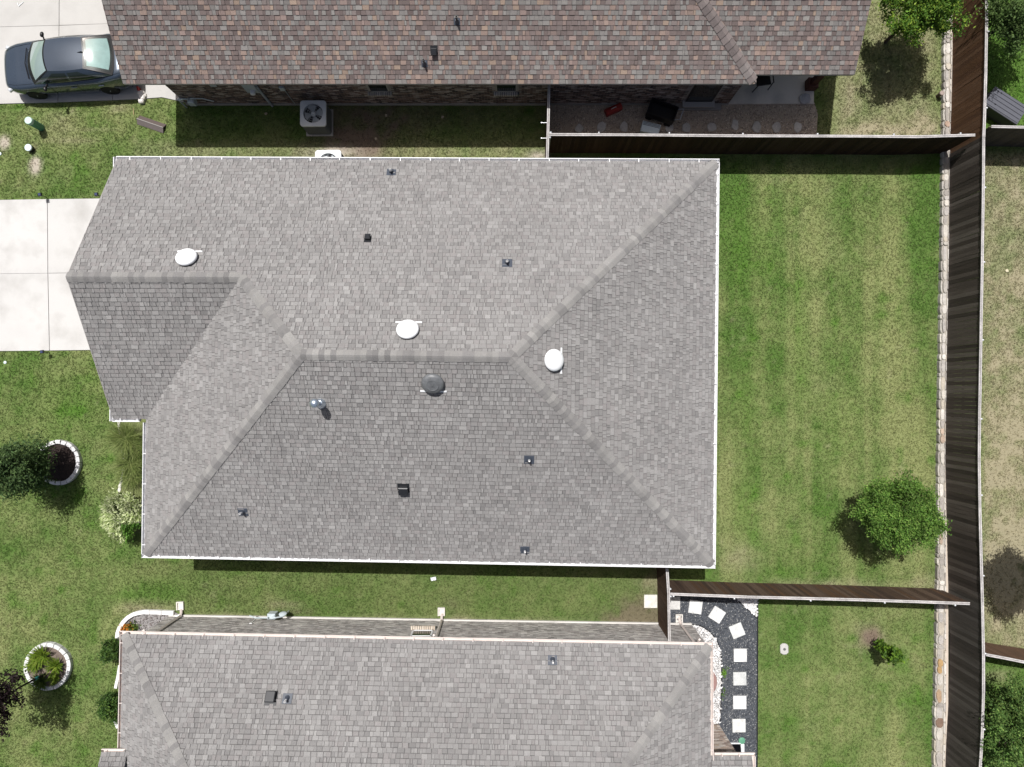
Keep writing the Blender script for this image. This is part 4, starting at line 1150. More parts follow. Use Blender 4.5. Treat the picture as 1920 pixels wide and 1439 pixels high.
def crown_points(c, rad, n_cl, per, spread, seed, rough=.35, inner=.45, flat=.75):
    g = np.random.default_rng(seed)
    d = g.normal(0, 1, (n_cl, 3)); d /= np.linalg.norm(d, axis=1)[:, None]
    q = 1 + rough * (noise2(d[:, 0] * 3 + d[:, 2], d[:, 1] * 3 - d[:, 2], 1.0, seed) - .55) * 2
    r = (inner + (1 - inner) * g.uniform(0, 1, n_cl) ** .6) * q
    cl = np.array(c) + d * r[:, None] * np.array(rad)
    cnt = g.poisson(per, n_cl)
    idx = np.repeat(np.arange(n_cl), cnt)
    pts = cl[idx] + g.normal(0, 1, (len(idx), 3)) * spread * g.uniform(.6, 1.3, n_cl)[idx][:, None] * np.array((1, 1, flat))
    pts[:, 2] = np.maximum(pts[:, 2], .05)
    return cl, pts
def tree(label, base, cc, rad, n_cl, per, spread, size, cols, seed, tr=.07, limbs=26, cat='tree', name='tree', bark=None, rough=.35, inner=.45, aspect=1.8, up=.35):
    base = Vector(base); root = thing(name, base, label, cat)
    cl, pts = crown_points(cc, rad, n_cl, per, spread, seed, rough, inner)
    leaf_mesh('crown', pts, size, cols, parent=root, aspect=aspect, up=up)
    b = MB(); g = random.Random(seed); fork = Vector((base.x + (cc[0] - base.x) * .6, base.y + (cc[1] - base.y) * .6, max(.35, cc[2] - rad[2] * .75)))
    b.tube([base - Vector((0, 0, .05)), base + (fork - base) * .5 + Vector((g.uniform(-.04, .04), g.uniform(-.04, .04), 0)), fork], [tr * 1.35, tr, tr * .85], 9)
    for k in range(limbs):
        e = Vector(cl[g.randrange(len(cl))]); mid = fork + (e - fork) * .5 + Vector((g.uniform(-.1, .1), g.uniform(-.1, .1), .08))
        b.tube([fork - Vector((0, 0, .05)), mid, e], [tr * .5, tr * .28, tr * .08], 5, caps=False)
    auto_smooth(b.build('trunk', bark or MT['bark'], root))
    return root
OAK = [(.095, .19, .032), (.13, .235, .042), (.075, .155, .028), (.19, .29, .065), (.11, .21, .038)]
OAKY = [(.105, .205, .026), (.15, .26, .032), (.075, .155, .026), (.23, .32, .045), (.09, .18, .028)]
def spot(px, py, z): q = P(px, py, z); return (q.x, q.y, z)
c1 = spot(1688, 968, 2.3)
tree('round green oak on the big back lawn by the stone wall', (c1[0], c1[1], 0), c1, (1.40, 1.24, 1.0), 260, 130, .12, (.030, .055), OAK, 3, .06, 34, inner=.25, rough=.34)
c2 = spot(1742, 2, 2.75)
tree('bright green tree in the top right corner with its shadow on the lawn', (c2[0], c2[1], 0), c2, (1.25, 1.2, 1.1), 150, 150, .12, (.034, .066), OAKY, 5, .05, 30, inner=.35)
c3 = spot(1916, 22, 2.4)
tree('green tree beyond the long fence at the top right edge', (c3[0], c3[1], 0), c3, (1.15, 1.2, .9), 150, 90, .16, (.036, .066), [(.10, .165, .05), (.14, .21, .065), (.08, .135, .04)], 8, .07, 20)
c4 = spot(1915, 1375, 2.2)
tree('big leafy tree beyond the long fence at the lower right edge', (c4[0], c4[1], 0), c4, (1.30, 1.5, 1.2), 170, 150, .12, (.032, .06), [(.085, .165, .04), (.12, .21, .05), (.07, .135, .032), (.18, .27, .07)], 13, .08, 30, inner=.35)
c5 = (17.55, -5.3, 4.0)
tree('tree just outside the right edge, casting its shadow on dry grass', (19.3, -5.1, 0), c5, (.90, 1.15, 1.0), 190, 110, .15, (.04, .07), OAK, 17, .07, 30)
b6 = P(108, 872); c6 = spot(35, 884, 2.0)
tree('dark slender evergreen leaning out of the mulched white ring', (b6.x + .0, b6.y, .05), (b6.x - .08, b6.y + .05, 1.9), (.80, .82, 1.4), 130, 85, .16, (.03, .06), [(.055, .10, .034), (.075, .125, .042), (.105, .165, .055), (.042, .075, .028)], 21, .05, 26, aspect=2.6, inner=.3)
b7 = P(88, 1262)
tree('purple leaved small tree over the lower white ring', (b7.x, b7.y, .05), (b7.x - .15, b7.y + .05, 2.55), (.85, .95, .62), 100, 55, .13, (.035, .07), [(.020, .012, .014), (.030, .018, .020), (.014, .009, .010), (.042, .026, .026)], 27, .032, 26, bark=mat('dark_bark', (.03, .022, .018), .9, .2, 10), inner=.3)
# trunk tie of the purple tree
m = MB(); m.lathe([(.05, .0), (.052, .09), (.05, .18)], 12, Matrix.Translation((b7.x - .03, b7.y + .01, .42))); tag(m.build('trunk_tie', MT['teal']), 'teal tie round the trunk of the purple leaved tree', 'tree tie')
b8 = P(1634, 1200)
sp = thing('sapling', b8, 'tiny green sapling in a bare soil circle on the lower right lawn', 'sapling')
m = MB(); m.tube([b8 - Vector((0, 0, .05)), b8 + Vector((.02, .01, .4)), b8 + Vector((.05, -.03, 1.6))], [.018, .014, .006], 7); m.build('trunk', MT['bark'], sp)
_pts = []
for k in range(34):
    t = random.uniform(0, 1); q = b8 + Vector((random.gauss(.06, .10), random.gauss(-.02, .10), .35 + 1.35 * t)); _pts.append(q); m = None
_C = np.concatenate([np.array(q)[None] + rng.normal(0, .055, (40, 3)) for q in _pts]); _C[:, 2] = np.maximum(_C[:, 2], .06)
leaf_mesh('crown', _C, (.05, .09), [(.09, .17, .02), (.13, .22, .025), (.06, .12, .02)], parent=sp, aspect=1.5)

def ring(label, pts, n, tone, fill, name='planter_ring', wd=.14, hh=.17):
    """closed ring of single edging blocks with its bed"""
    cx = sum(p[0] for p in pts) / len(pts); cy = sum(p[1] for p in pts) / len(pts); c = P(cx, cy, hh)
    root = thing(name, Vector((c.x, c.y, 0)), label, 'planter')
    W = [P(a, b, hh) for a, b in pts]; k = len(W)
    def at(t):
        t = (t % 1) * k; i = int(t) % k; f = t - int(t); p0, p1, p2, p3 = W[i - 1], W[i], W[(i + 1) % k], W[(i + 2) % k]
        return .5 * ((2 * p1) + (p2 - p0) * f + (2 * p0 - 5 * p1 + 4 * p2 - p3) * f * f + (3 * p1 - p0 - 3 * p2 + p3) * f ** 3)
    m = MB(); m.prism([(at(i / 40).x, at(i / 40).y) for i in range(40)], -.02, hh - .07); m.build('bed', fill, root)
    for i in range(n):
        a, b = at((i + .04) / n), at((i + .96) / n)
        def off(p, d): v = Vector((p.x - c.x, p.y - c.y, 0)); v.normalize(); return (p.x + v.x * d, p.y + v.y * d)
        mm = at((i + .5) / n); j = random.uniform(-.008, .008)
        g_ = random.uniform(.9, 1.05); m = MB(tuple(t * g_ for t in tone))
        m.prism([off(a, -wd / 2 + j), off(mm, -wd / 2 + j), off(b, -wd / 2 + j), off(b, wd / 2 + j), off(mm, wd / 2 + j), off(a, wd / 2 + j)], -.03, hh + random.uniform(-.012, .012), inset=.012)
        m.build('block', MT['white_stone'], root)
    EXC.append([(at(i / 30).x * 1.0, at(i / 30).y) for i in range(30)])
    return root
ring('round white block ring filled with dark mulch', [(108 + 37.5 * math.cos(a), 868 + 39 * math.sin(a)) for a in [2 * math.pi * k / 12 for k in range(12)]], 22, (.66, .65, .65), MT['mulch'])
ring('egg shaped white block ring with lime green plants', [(88 + 39.5 * math.cos(a) * (1 + .04 * math.cos(2 * a + 1)), 1251 + 41 * math.sin(a)) for a in [2 * math.pi * k / 12 for k in range(12)]], 20, (.66, .655, .65), MT['soil'])

def blade_plant(name, label, base, n, L, w, cols, arch=.6, cat='plant', spread=.1, seed=1, m=None):
    """tuft of arching strap leaves"""
    g = np.random.default_rng(seed); root = None; V, Fq, C = [], [], []
    cols = np.array(cols); seg = 4
    for k in range(n):
        a = g.uniform(0, 6.283); l = L * g.uniform(.6, 1.1); ar = arch * g.uniform(.5, 1.3); r0 = spread * math.sqrt(g.uniform(0, 1)); a0 = g.uniform(0, 6.28)
        o = np.array((base[0] + r0 * math.cos(a0), base[1] + r0 * math.sin(a0), base[2])); d = np.array((math.cos(a), math.sin(a))); sd = np.array((-d[1], d[0], 0))
        c = cols[g.integers(len(cols))] * g.uniform(.75, 1.25); n0 = len(V)
        for i in range(seg + 1):
            t = i / seg; hz = l * (math.sin(min(t * ar * 1.9, 1.57)) * .75) * t ** .3; z = l * (t * (1 - .62 * ar * t))
            q = o + np.array((d[0] * hz, d[1] * hz, max(z, .015))); ww = w * (1 - t ** 2 * .9) / 2
            V.append(q - sd * ww); V.append(q + sd * ww); C.append(c); C.append(c)
        for i in range(seg): Fq.append((n0 + 2 * i, n0 + 2 * i + 1, n0 + 2 * i + 3, n0 + 2 * i + 2))
    o = link(bpy.data.objects.new(name, np_mesh(name, np.array(V), np.array(Fq), np.array(C), m or MT['leaf'])), None)
    return tag(o, label, cat)
LIME = [(.17, .25, .025), (.13, .21, .02), (.22, .29, .04), (.10, .17, .02)]
for k, (a, b, t, n, L) in enumerate([(83, 1228, 'largest lime green daylily clump, at the top of the egg shaped ring', 170, .60), (70, 1243, 'lime green daylily clump at the left of the egg shaped ring', 120, .52),
                                     (108, 1247, 'lime green daylily clump at the right inside of the egg shaped ring', 130, .52), (106, 1271, 'smallest lime green daylily tuft, low right inside the ring', 80, .38),
                                     (80, 1277, 'shaded green daylily clump at the bottom of the egg shaped ring', 130, .50)]):
    q = P(a, b, .1); blade_plant('daylily', t, (q.x, q.y, .1), n, L, .036, LIME if k < 4 else [(.08, .13, .02), (.06, .10, .02)], .75, spread=.07, seed=50 + k)
GR = [(.20, .25, .075), (.16, .21, .058), (.26, .30, .11), (.12, .17, .045)]
for k, (a, b, L, t) in enumerate([(240, 822, .95, 'topmost arching ornamental grass under the white gutter'), (254, 838, .7, 'ornamental grass tucked tight against the white gutter'), (249, 868, .8, 'middle arching ornamental grass by the scalloped stone edge'),
                                  (250, 893, .65, 'lowest ornamental grass, just above the white leaved shrub')]):
    q = P(a, b, .05); blade_plant('ornamental_grass', t, (q.x, q.y, .02), 520, L, .014, GR, .85, spread=.13, seed=70 + k)
# variegated shrub
q = P(247, 962, .0)
vs = thing('variegated_shrub', q, 'white and green variegated shrub at the house corner', 'shrub')
cl, pts = crown_points((q.x - .02, q.y, .62), (.60, .80, .38), 150, 46, .075, 31, .25, .75)
dirs = pts - np.array((q.x + .2, q.y, .2)); dirs /= np.linalg.norm(dirs, axis=1)[:, None]
grn = (pts[:, 0] > q.x + .12) & (pts[:, 1] < q.y - .25)
leaf_mesh('crown', pts[~grn], (.028, .05), [(.52, .57, .32), (.45, .52, .25), (.60, .64, .40), (.30, .39, .14)], parent=vs, aspect=3.2, dirs=dirs[~grn])
leaf_mesh('green_side', pts[grn], (.035, .06), [(.10, .22, .035), (.15, .28, .05), (.07, .15, .025)], parent=vs, aspect=2.2, dirs=dirs[grn])
m = MB()
for k in range(7): m.tube([(q.x, q.y, -.02), (q.x + random.uniform(-.35, .35), q.y + random.uniform(-.4, .4), .6)], [.02, .008], 5)
m.build('stem', MT['bark'], vs)
for a, b, t, sd in ((219, 1212, 'upper dark green bush under the tan gutter of the lower house', 35), (214, 1316, 'lower dark green bush under the tan gutter of the lower house', 36)):
    q = P(a + 6, b, 0); root = thing('bush', q, t, 'bush')
    cl, pts = crown_points((q.x, q.y, .45), (.38, .42 if sd == 35 else .55, .35), 60, 60, .075, sd, .3, .4)
    leaf_mesh('crown', pts, (.025, .05), [(.045, .095, .02), (.06, .12, .025), (.035, .07, .018), (.09, .15, .03)], parent=root, aspect=2.6, up=.7)
    m = MB(); m.tube([q - Vector((0, 0, .03)), q + Vector((0, 0, .4))], [.03, .015], 6); m.build('trunk', MT['bark'], root)
q = P(241, 1176, .05); fl = thing('flowering_plant', q, 'small orange flowering plant at the corner of the rock bed', 'plant')
_C = np.array((q.x, q.y, .18)) + rng.normal(0, 1, (260, 3)) * np.array((.10, .075, .05)); leaf_mesh('flowers', _C, (.03, .055), [(.62, .24, .03), (.55, .32, .05), (.50, .16, .03)], parent=fl, aspect=1.3)
_C = np.array((q.x + .13, q.y, .13)) + rng.normal(0, 1, (260, 3)) * np.array((.11, .08, .05)); leaf_mesh('leaves', _C, (.03, .06), [(.10, .15, .03), (.06, .10, .02)], parent=fl, aspect=2.4)

# white edging round the lower house bed
def edging(label, pts, wd, hh, tone, bl=.33, rough=0.0, name='bed_edging'):
    W = [P(a, b, hh) for a, b in pts]; root = thing(name, Vector((W[0].x, W[0].y, 0)), label, 'edging')
    seg = [(W[i + 1] - W[i]).length for i in range(len(W) - 1)]; L = sum(seg)
    def at(s):
        for i, l in enumerate(seg):
            if s <= l or i == len(seg) - 1: d = (W[i + 1] - W[i]).normalized(); return W[i] + d * min(s, l), d
            s -= l
    k = max(1, round(L / bl))
    for i in range(k):
        s0, s1 = L * i / k + .004, L * (i + 1) / k - .004; rows = []
        for s in (s0, (s0 + s1) / 2, s1):
            p, d = at(s); n = Vector((-d.y, d.x)); w = wd / 2 * (1 + random.uniform(-rough, rough)); rows.append(((p.x + n.x * w, p.y + n.y * w), (p.x - n.x * w, p.y - n.y * w)))
        g_ = random.uniform(.93, 1.04); m = MB(tuple(t * g_ for t in tone)); m.prism([r[0] for r in rows] + [r[1] for r in reversed(rows)], -.03, hh + random.uniform(-.01, .01) * (1 + 3 * rough), inset=.012)
        m.build('block', MT['white_stone'], root)
    return root
WHT = (.74, .73, .72)
bq = bed('rock_bed', [(219, 1197), (221, 1180), (232, 1163), (252, 1150), (275, 1146.5), (330, 1149), (345, 1156), (345, 1200), (240, 1230)], MT['grey_bed'], 'grey rock bed at the corner of the lower house', .03)
pebbles('grey_rock', 'small grey rock in the corner bed of the lower house', [bq], 900, (.02, .045), [(.30, .28, .27), (.24, .22, .21), (.38, .36, .35), (.20, .17, .165)], MT['pebble'], .03)
edging('curved white edging round the corner bed of the lower house', [(219, 1198), (220, 1186), (226, 1172), (237, 1160), (251, 1151.5), (268, 1148.5), (290, 1149), (325, 1150.5)], .145, .14, WHT, .42)
edging('white edging piece between the two dark green bushes', [(224.5, 1248), (221, 1268), (217, 1286), (216, 1292)], .11, .14, WHT)
edging('short white edging piece below the lower dark green bush', [(213, 1346), (216, 1355), (221, 1366)], .11, .14, WHT)
edging('flat white stone block beside the downspout of the lower house', [(322, 1163), (341, 1156)], .20, .1, WHT, .5)
edging('scalloped pale stone edging along the front bed of the middle house', [(222, 790), (222, 800), (228, 838), (231, 852), (232, 866), (230, 888), (226, 905), (222, 922), (217, 940)], .085, .07, (.60, .575, .53), .16, .5)
bed('mulch_bed', [(224, 795), (230, 845), (232, 880), (224, 915), (218, 945), (230, 1000), (300, 1000), (300, 780), (228, 780)], mat('planting_bed', (.13, .15, .055), .98, .3, 5, .5, 40, 1, 40), 'planting bed along the front of the middle house')
random.seed(77)

# ------------------------------------------------------------------ sedan
def sedan():
    root = thing('sedan', (0, 0, 0), 'dark blue grey sedan parked on the driveway', 'car', local=True)
    XS = [-2.30, -2.27, -2.2, -2.1, -1.95, -1.8, -1.74, -1.68, -1.6, -1.5, -1.38, -1.26, -1.16, -1.08, -1.02, -.95, -.8, -.5, -.2, .1, .4, .7, .88, .94, 1.0, 1.08, 1.16, 1.27, 1.38, 1.46, 1.54, 1.60, 1.66, 1.8, 1.95, 2.08, 2.18, 2.25, 2.29]
    def interp(x, T):
        for (a, va), (b, vb) in zip(T[:-1], T[1:]):
            if a <= x <= b: t = (x - a) / (b - a); t = t * t * (3 - 2 * t) * .4 + t * .6; return va + (vb - va) * t
        return T[-1][1]
    HW = [(-2.31, .46), (-2.27, .58), (-2.2, .69), (-2.1, .77), (-1.95, .83), (-1.7, .875), (-1.3, .895), (0, .90), (1.2, .90), (1.7, .88), (1.95, .845), (2.1, .79), (2.2, .72), (2.26, .64), (2.3, .5)]
    HT = [(-2.31, .60), (-2.27, .66), (-2.2, .715), (-2.05, .765), (-1.7, .835), (-1.2, .905), (-.9, .945), (0, .955), (1.2, 1.0), (1.75, 1.12), (2.0, 1.14), (2.12, 1.12), (2.22, 1.06), (2.27, .95), (2.3, .82)]
    WX = (-1.38, 1.27); RA = .365
    def sect(x, s):
        w, h = interp(x, HW), interp(x, HT); zb = .22 + (.08 if x < -2.15 or x > 2.15 else 0)
        arch = 0
        for xw in WX:
            d = abs(x - xw)
            if d < RA: arch = max(arch, .31 + math.sqrt(RA * RA - d * d))
        pr = [(.90, zb), (.97, zb + .10), (1.0, zb + .26), (.995, zb + (h - zb) * .62), (.975, zb + (h - zb) * .80), (.935, zb + (h - zb) * .93), (.86, h - .005), (.6, h + .012), (.3, h + .022), (0, h + .025)]
        return [(x, s * w * a, max(z, arch) if i < 5 else z) for i, (a, z) in enumerate(pr)]
    b = MB()
    rows = [sect(x, -1) + sect(x, 1)[::-1][1:] for x in XS]; k = len(rows[0])
    for r in rows: b.add(r)
    for i in range(len(rows) - 1):
        for j in range(k - 1):
            b.face([i * k + j, (i + 1) * k + j, (i + 1) * k + j + 1, i * k + j + 1])
    b.face(list(range(k))[::-1]); n = (len(rows) - 1) * k; b.face([n + j for j in range(k)])
    body = auto_smooth(b.build('body', MT['carpaint'], root), 50)
    b = MB(); b.box((0, 0, .33), (4.1, 1.5, .22)); b.build('underbody', MT['cartrim'], root)
    lp = lambda a, c, t: a + (c - a) * t
    def front(s, t, o=0): return Vector((lp(-1.27 + .20 * s * s, -.36 + .08 * s * s, t) - o * .55, s * lp(.76, .55, t), lp(.93, 1.42, t) + .035 * (1 - s * s) * t + .03 * math.sin(math.pi * t) + o))
    def rear(s, t, o=0): return Vector((lp(1.95 - .14 * s * s, .98 - .04 * s * s, t) + o * .3, s * lp(.72, .55, t), lp(1.15, 1.42, t) + .035 * (1 - s * s) * t + .05 * math.sin(math.pi * t) + o))
    def side(sg, u, t, o=0):
        yb, yr = .76 + .05 * math.sin(math.pi * u) - .04 * u, .55 + .03 * math.sin(math.pi * u)
        return Vector((lp(lp(-1.07, 1.81, u), lp(-.28, .94, u), t), sg * (lp(yb, yr, t) + .045 * math.sin(math.pi * t) * math.sin(math.pi * u) ** .5 + o), lp(lp(.93, 1.15, u), 1.42, t) + .012 * math.sin(math.pi * t)))
    def roof(s, u): return Vector((lp(-.36 + .08 * s * s, .98 - .04 * s * s, u), s * (.55 + .03 * math.sin(math.pi * u)), 1.42 + .035 * (1 - s * s) + .02 * math.sin(math.pi * u) * (1 - s ** 4)))
    b = MB(); b.grid(lambda u, v: roof(u * 2 - 1, v), 12, 10, flip=True); auto_smooth(b.build('roof', MT['carpaint'], root), 60)
    b = MB(); b.grid(lambda u, v: front(u * 2 - 1, v), 12, 6); auto_smooth(b.build('windshield_frame', MT['cartrim'], root), 60)
    b = MB(); b.grid(lambda u, v: front((u * 2 - 1) * .93, .20 + v * .74, .008), 12, 6); auto_smooth(b.build('windshield', MT['carglass'], root), 60)
    b = MB(); b.grid(lambda u, v: rear(u * 2 - 1, v), 12, 6, flip=True); auto_smooth(b.build('rear_frame', MT['cartrim'], root), 60)
    b = MB(); b.grid(lambda u, v: rear((u * 2 - 1) * .90, .08 + v * .86, .012), 12, 6, flip=True); auto_smooth(b.build('rear_window', MT['glazing'], root), 60)
    b = MB(); b.grid(lambda u, v: rear((u * 2 - 1) * .80, .14 + v * .72, .003), 12, 6, flip=True); auto_smooth(b.build('parcel_shelf', MT['shelf'], root), 60)
    for sg in (-1, 1):
        b = MB(); b.grid(lambda u, v: side(sg, u, v), 16, 6, flip=sg > 0); auto_smooth(b.build('cabin_side', MT['carpaint'], root), 60)
        for u0, u1 in ((.10, .46), (.50, .84)):
            b = MB(); b.grid(lambda u, v: side(sg, lp(u0 + (.05 * v if u0 < .2 else 0), u1 - (.08 * v if u0 > .4 else 0), u), .10 + v * .74, .007), 8, 5, flip=sg > 0); auto_smooth(b.build('side_window', MT['carglass_side'], root), 60)
        # mirror
        b = MB(); M_ = Matrix.Translation((-.66, sg * .97, 1.0)) @ Matrix.Rotation(sg * R(-12), 4, 'Z') @ Matrix.Diagonal((.065, .10, .06, 1))
        b.lathe([(math.sin(a), -math.cos(a)) for a in [math.pi * i / 8 for i in range(9)]], 14, M_); b.tube([(-.62, sg * .80, .95), (-.64, sg * .92, .98)], .03, 6); auto_smooth(b.build('mirror', MT['cartrim'], root), 60)
        for hx in (-.05, .92):
            b = MB(); b.box((hx + .3, sg * .905, .80), (.2, .03, .03), bevel=.008); b.build('door_handle', MT['carpaint'], root)
        b = MB(); b.box((-2.02, sg * .70, .665), (.34, .13, .10), sg * R(-33), bevel=.03); b.build('headlight', MT['lamp_clear'], root)
        b = MB(); b.box((2.13, sg * .70, .86), (.20, .28, .12), sg * R(38), bevel=.03); b.build('taillight', MT['lamp_red'], root)
        for xw in WX:
            c = Vector((xw, sg * .80, .315)); M_ = Matrix.Translation(c) @ Matrix.Rotation(R(90) * -sg, 4, 'X')
            wh = MB(); wh.lathe([(.20, -.10), (.29, -.10), (.315, -.07), (.318, .04), (.300, .085), (.235, .088)], 28, M_); t = auto_smooth(wh.build('wheel', MT['tyre'], root), 40)
            r_ = MB(); r_.lathe([(.235, .06), (.232, .086), (.215, .088), (.205, .05)], 28, M_)
            for q in range(5):
                a = 2 * math.pi * q / 5; r_.box((0, 0, 0), (.20, .055, .02), M=M_ @ Matrix.Rotation(a, 4, 'Z') @ Matrix.Translation((.115, 0, .072)))
            r_.lathe([(.05, .05), (.05, .085), (.001, .09)], 12, M_); r_.build('rim', MT['rim'], t)
            r_ = MB(); r_.lathe([(.21, .02), (.001, .021)], 20, M_); r_.build('brake_disc', MT['cartrim'], t)
    # shut lines
    def line(pts, name):
        q = MB(); q.tube(pts, .006, 4); q.build(name, MT['cartrim'], body)
    for sg in (-1, 1):
        line([(x, sg * interp(x, HW) * .80, interp(x, HT) + .003) for x in (-2.12, -1.8, -1.4, -1.15)], 'bonnet_seam')
        line([(x, sg * interp(x, HW) * .80, interp(x, HT) + .004) for x in (1.72, 1.9, 2.08, 2.2)], 'boot_seam')
        for x in (-.55, .42): line([(x, sg * .903, .40), (x, sg * .90, .70), (x, sg * .86, .92)], 'door_seam')
    b = MB(); n = b.add([(.80, 0, 1.475), (1.0, -.022, 1.455), (1.0, .022, 1.455), (.99, 0, 1.535)])
    for f in ((0, 1, 3), (0, 3, 2), (1, 2, 3), (0, 2, 1)): b.face([n + i for i in f])
    b.build('antenna_fin', MT['cartrim'], root)
    b = MB(); b.tube([(-1.26, .55, .955), (-1.34, 0, .965), (-1.24, -.55, .955)], .016, 5); b.build('wiper', MT['cartrim'], root)
    b = MB(); b.box((2.30, 0, .62), (.02, .5, .12)); b.build('number_plate', MT['plate'], root)
    return root
car = sedan()
_f, _r = P(74, 181.5, .31), P(206.5, 172.5, .31); _d = (_r - _f); _a = math.atan2(_d.y, _d.x)
_mid = (_f + _r) / 2; _n = Vector((-math.sin(_a), math.cos(_a), 0))
_mid.z = 0
car.location = _mid + _n * .89 + Vector((math.cos(_a), math.sin(_a), 0)) * .055 + Vector((0, 0, .042)); car.rotation_euler[2] = _a

# ------------------------------------------------------------------ air conditioners
def condenser(px, py, label, rz, s=.92, h=.92):
    root = thing('air_conditioner', (0, 0, 0), label, 'air conditioner', 'outdoor air conditioners', local=True)
    def rr(w, r, z, n=5):
        out = []
        for cx, cy, a0 in ((w - r, w - r, 0), (-w + r, w - r, 90), (-w + r, -w + r, 180), (w - r, -w + r, 270)):
            for i in range(n + 1): a = R(a0 + 90 * i / n); out.append(Vector((cx + r * math.cos(a), cy + r * math.sin(a), z)))
        res = []
        for i, p in enumerate(out):
            q_ = out[(i + 1) % len(out)]; res.append(p)
            if (q_ - p).length > .2: res += [p + (q_ - p) * t / 6 for t in range(1, 6)]
        return res
    w = s / 2
    b = MB((.42, .40, .38)); b.box((0, 0, .035), (s + .06, s + .06, .07), bevel=.01); b.build('pad', MT['concrete'], root)
    b = MB(); k = 0; z = .07; prev = None; n_l = 14
    for i in range(n_l * 2 + 1):
        ww = w - (.03 if i % 2 else .012); ring_ = rr(ww, .09, .07 + (h - .13) * i / (n_l * 2)); n = b.add(ring_)
        if prev is not None:
            L = len(ring_)
            for q in range(L): b.face([prev + q, prev + (q + 1) % L, n + (q + 1) % L, n + q])
        prev = n
    b.build('louvred_cabinet', MT['ac_side'], root)
    b = MB(); N_ = 24; hole = .345
    outer, skirt = rr(w, .10, h), rr(w, .10, h - .07); inner = []
    for p in outer: a = math.atan2(p.y, p.x); inner.append(Vector((hole * math.cos(a), hole * math.sin(a), h + .012)))
    L = len(outer); n = b.add(skirt + outer + inner + [p - Vector((0, 0, .12)) for p in inner])
    for q in range(L):
        q2 = (q + 1) % L
        for r_ in range(3): b.face([n + r_ * L + q, n + r_ * L + q2, n + (r_ + 1) * L + q2, n + (r_ + 1) * L + q])
    b.build('top_panel', MT['ac_top'], root)
    b = MB(); b.lathe([(hole + .02, h - .14), (.001, h - .141)], 24); b.build('fan_well', MT['ac_dark'], root)
    for i in range(4):
        a0 = R(90 * i + rz); b = MB()
        b.grid(lambda u, v: Vector(((.07 + .25 * u) * math.cos(a0 + (v - .5) * (.75 + .3 * u)), (.07 + .25 * u) * math.sin(a0 + (v - .5) * (.75 + .3 * u)), h - .085 + .05 * (v - .5))), 5, 4); b.build('fan_blade', MT['ac_fan'], root)
    b = MB(); b.lathe([(.085, h - .1), (.085, h - .03), (.03, h - .01), (.001, h - .01)], 14); b.build('hub', MT['ac_top'], root)
    b = MB()
    for i in range(12): a = 2 * math.pi * i / 12; b.tube([(.05 * math.cos(a), .05 * math.sin(a), h + .022), (hole * 1.02 * math.cos(a), hole * 1.02 * math.sin(a), h + .016)], .006, 4)
    for q in (.12, .2, .28): b.tube([(q * math.cos(2 * math.pi * i / 24), q * math.sin(2 * math.pi * i / 24), h + .02) for i in range(25)], .004, 4)
    b.build('fan_grille', MT['ac_fan'], root)
    c = P(px, py, h); root.location = (c.x, c.y, .005)
    root.rotation_euler[2] = R(rz * .02); EXC.append([(c.x - w, c.y - w), (c.x + w, c.y - w), (c.x + w, c.y + w), (c.x - w, c.y + w)])
    return root
condenser(587, 213, 'air conditioner standing in the shade of the brown roofed house', 15)
condenser(615.5, 306, 'sunlit air conditioner half hidden under the white gutter', 40)

# ------------------------------------------------------------------ small things
q = P(77.5, 240); pd = thing('utility_pedestal', q, 'tall green utility pedestal on the grass', 'pedestal')
m = MB(); m.lathe([(.13, -.02), (.13, .64)], 24, Matrix.Translation(q)); auto_smooth(m.build('barrel', MT['green_plastic'], pd))
m = MB(); m.lathe([(.138, .60), (.138, .70), (.125, .72), (.001, .722)], 24, Matrix.Translation(q)); auto_smooth(m.build('cap', MT['pale_green'], pd))
q = P(59.5, 280.5); pd = thing('utility_pedestal', q, 'short black utility stub with a pale blue cap', 'pedestal')
m = MB(); m.lathe([(.12, -.02), (.12, .17)], 22, Matrix.Translation(q)); auto_smooth(m.build('barrel', MT['black_plastic'], pd))
m = MB(); m.lathe([(.128, .16), (.128, .20), (.115, .215), (.001, .216)], 22, Matrix.Translation(q)); auto_smooth(m.build('cap', MT['pale_blue'], pd))
def path_light(px, py, label, bx, by):
    b = P(bx, by); h = .42; root = thing('path_light', b, label, 'path light', 'solar lights along the driveway')
    t = P(px, py, h); m = MB(); m.tube([b - Vector((0, 0, .03)), (t.x, t.y, h - .04)], .012, 6); m.build('stake', MT['black_plastic'], root)
    m = MB(); m.box((t.x, t.y, h - .02), (.12, .12, .07), R(8), bevel=.012); m.build('lamp_housing', MT['black_plastic'], root)
    m = MB(); m.box((t.x, t.y, h + .017), (.085, .085, .006), R(8)); m.build('solar_panel', MT['solar'], root)
path_light(74, 365, 'solar path light above the plain driveway, at its joint', 88, 370.5)
path_light(180, 364.5, 'solar path light above the plain driveway, next to the roof edge', 190.5, 368)
path_light(78, 660, 'solar path light on the lower edge of the plain driveway', 92, 661)
m = MB(); q = P(10, 680); m.lathe([(.05, -.02), (.055, .02), (.04, .03), (.001, .031)], 12, Matrix.Translation(q)); tag(m.build('lawn_sprinkler', MT['pale_blue']), 'pale sprinkler head in the grass at the left edge', 'sprinkler')
m = MB(); q = P(0.5, 289); m.lathe([(.06, -.02), (.06, .03), (.045, .04), (.001, .041)], 12, Matrix.Translation(q)); tag(m.build('lawn_sprinkler', MT['pale_blue']), 'pale round valve cap at the upper left edge', 'sprinkler')
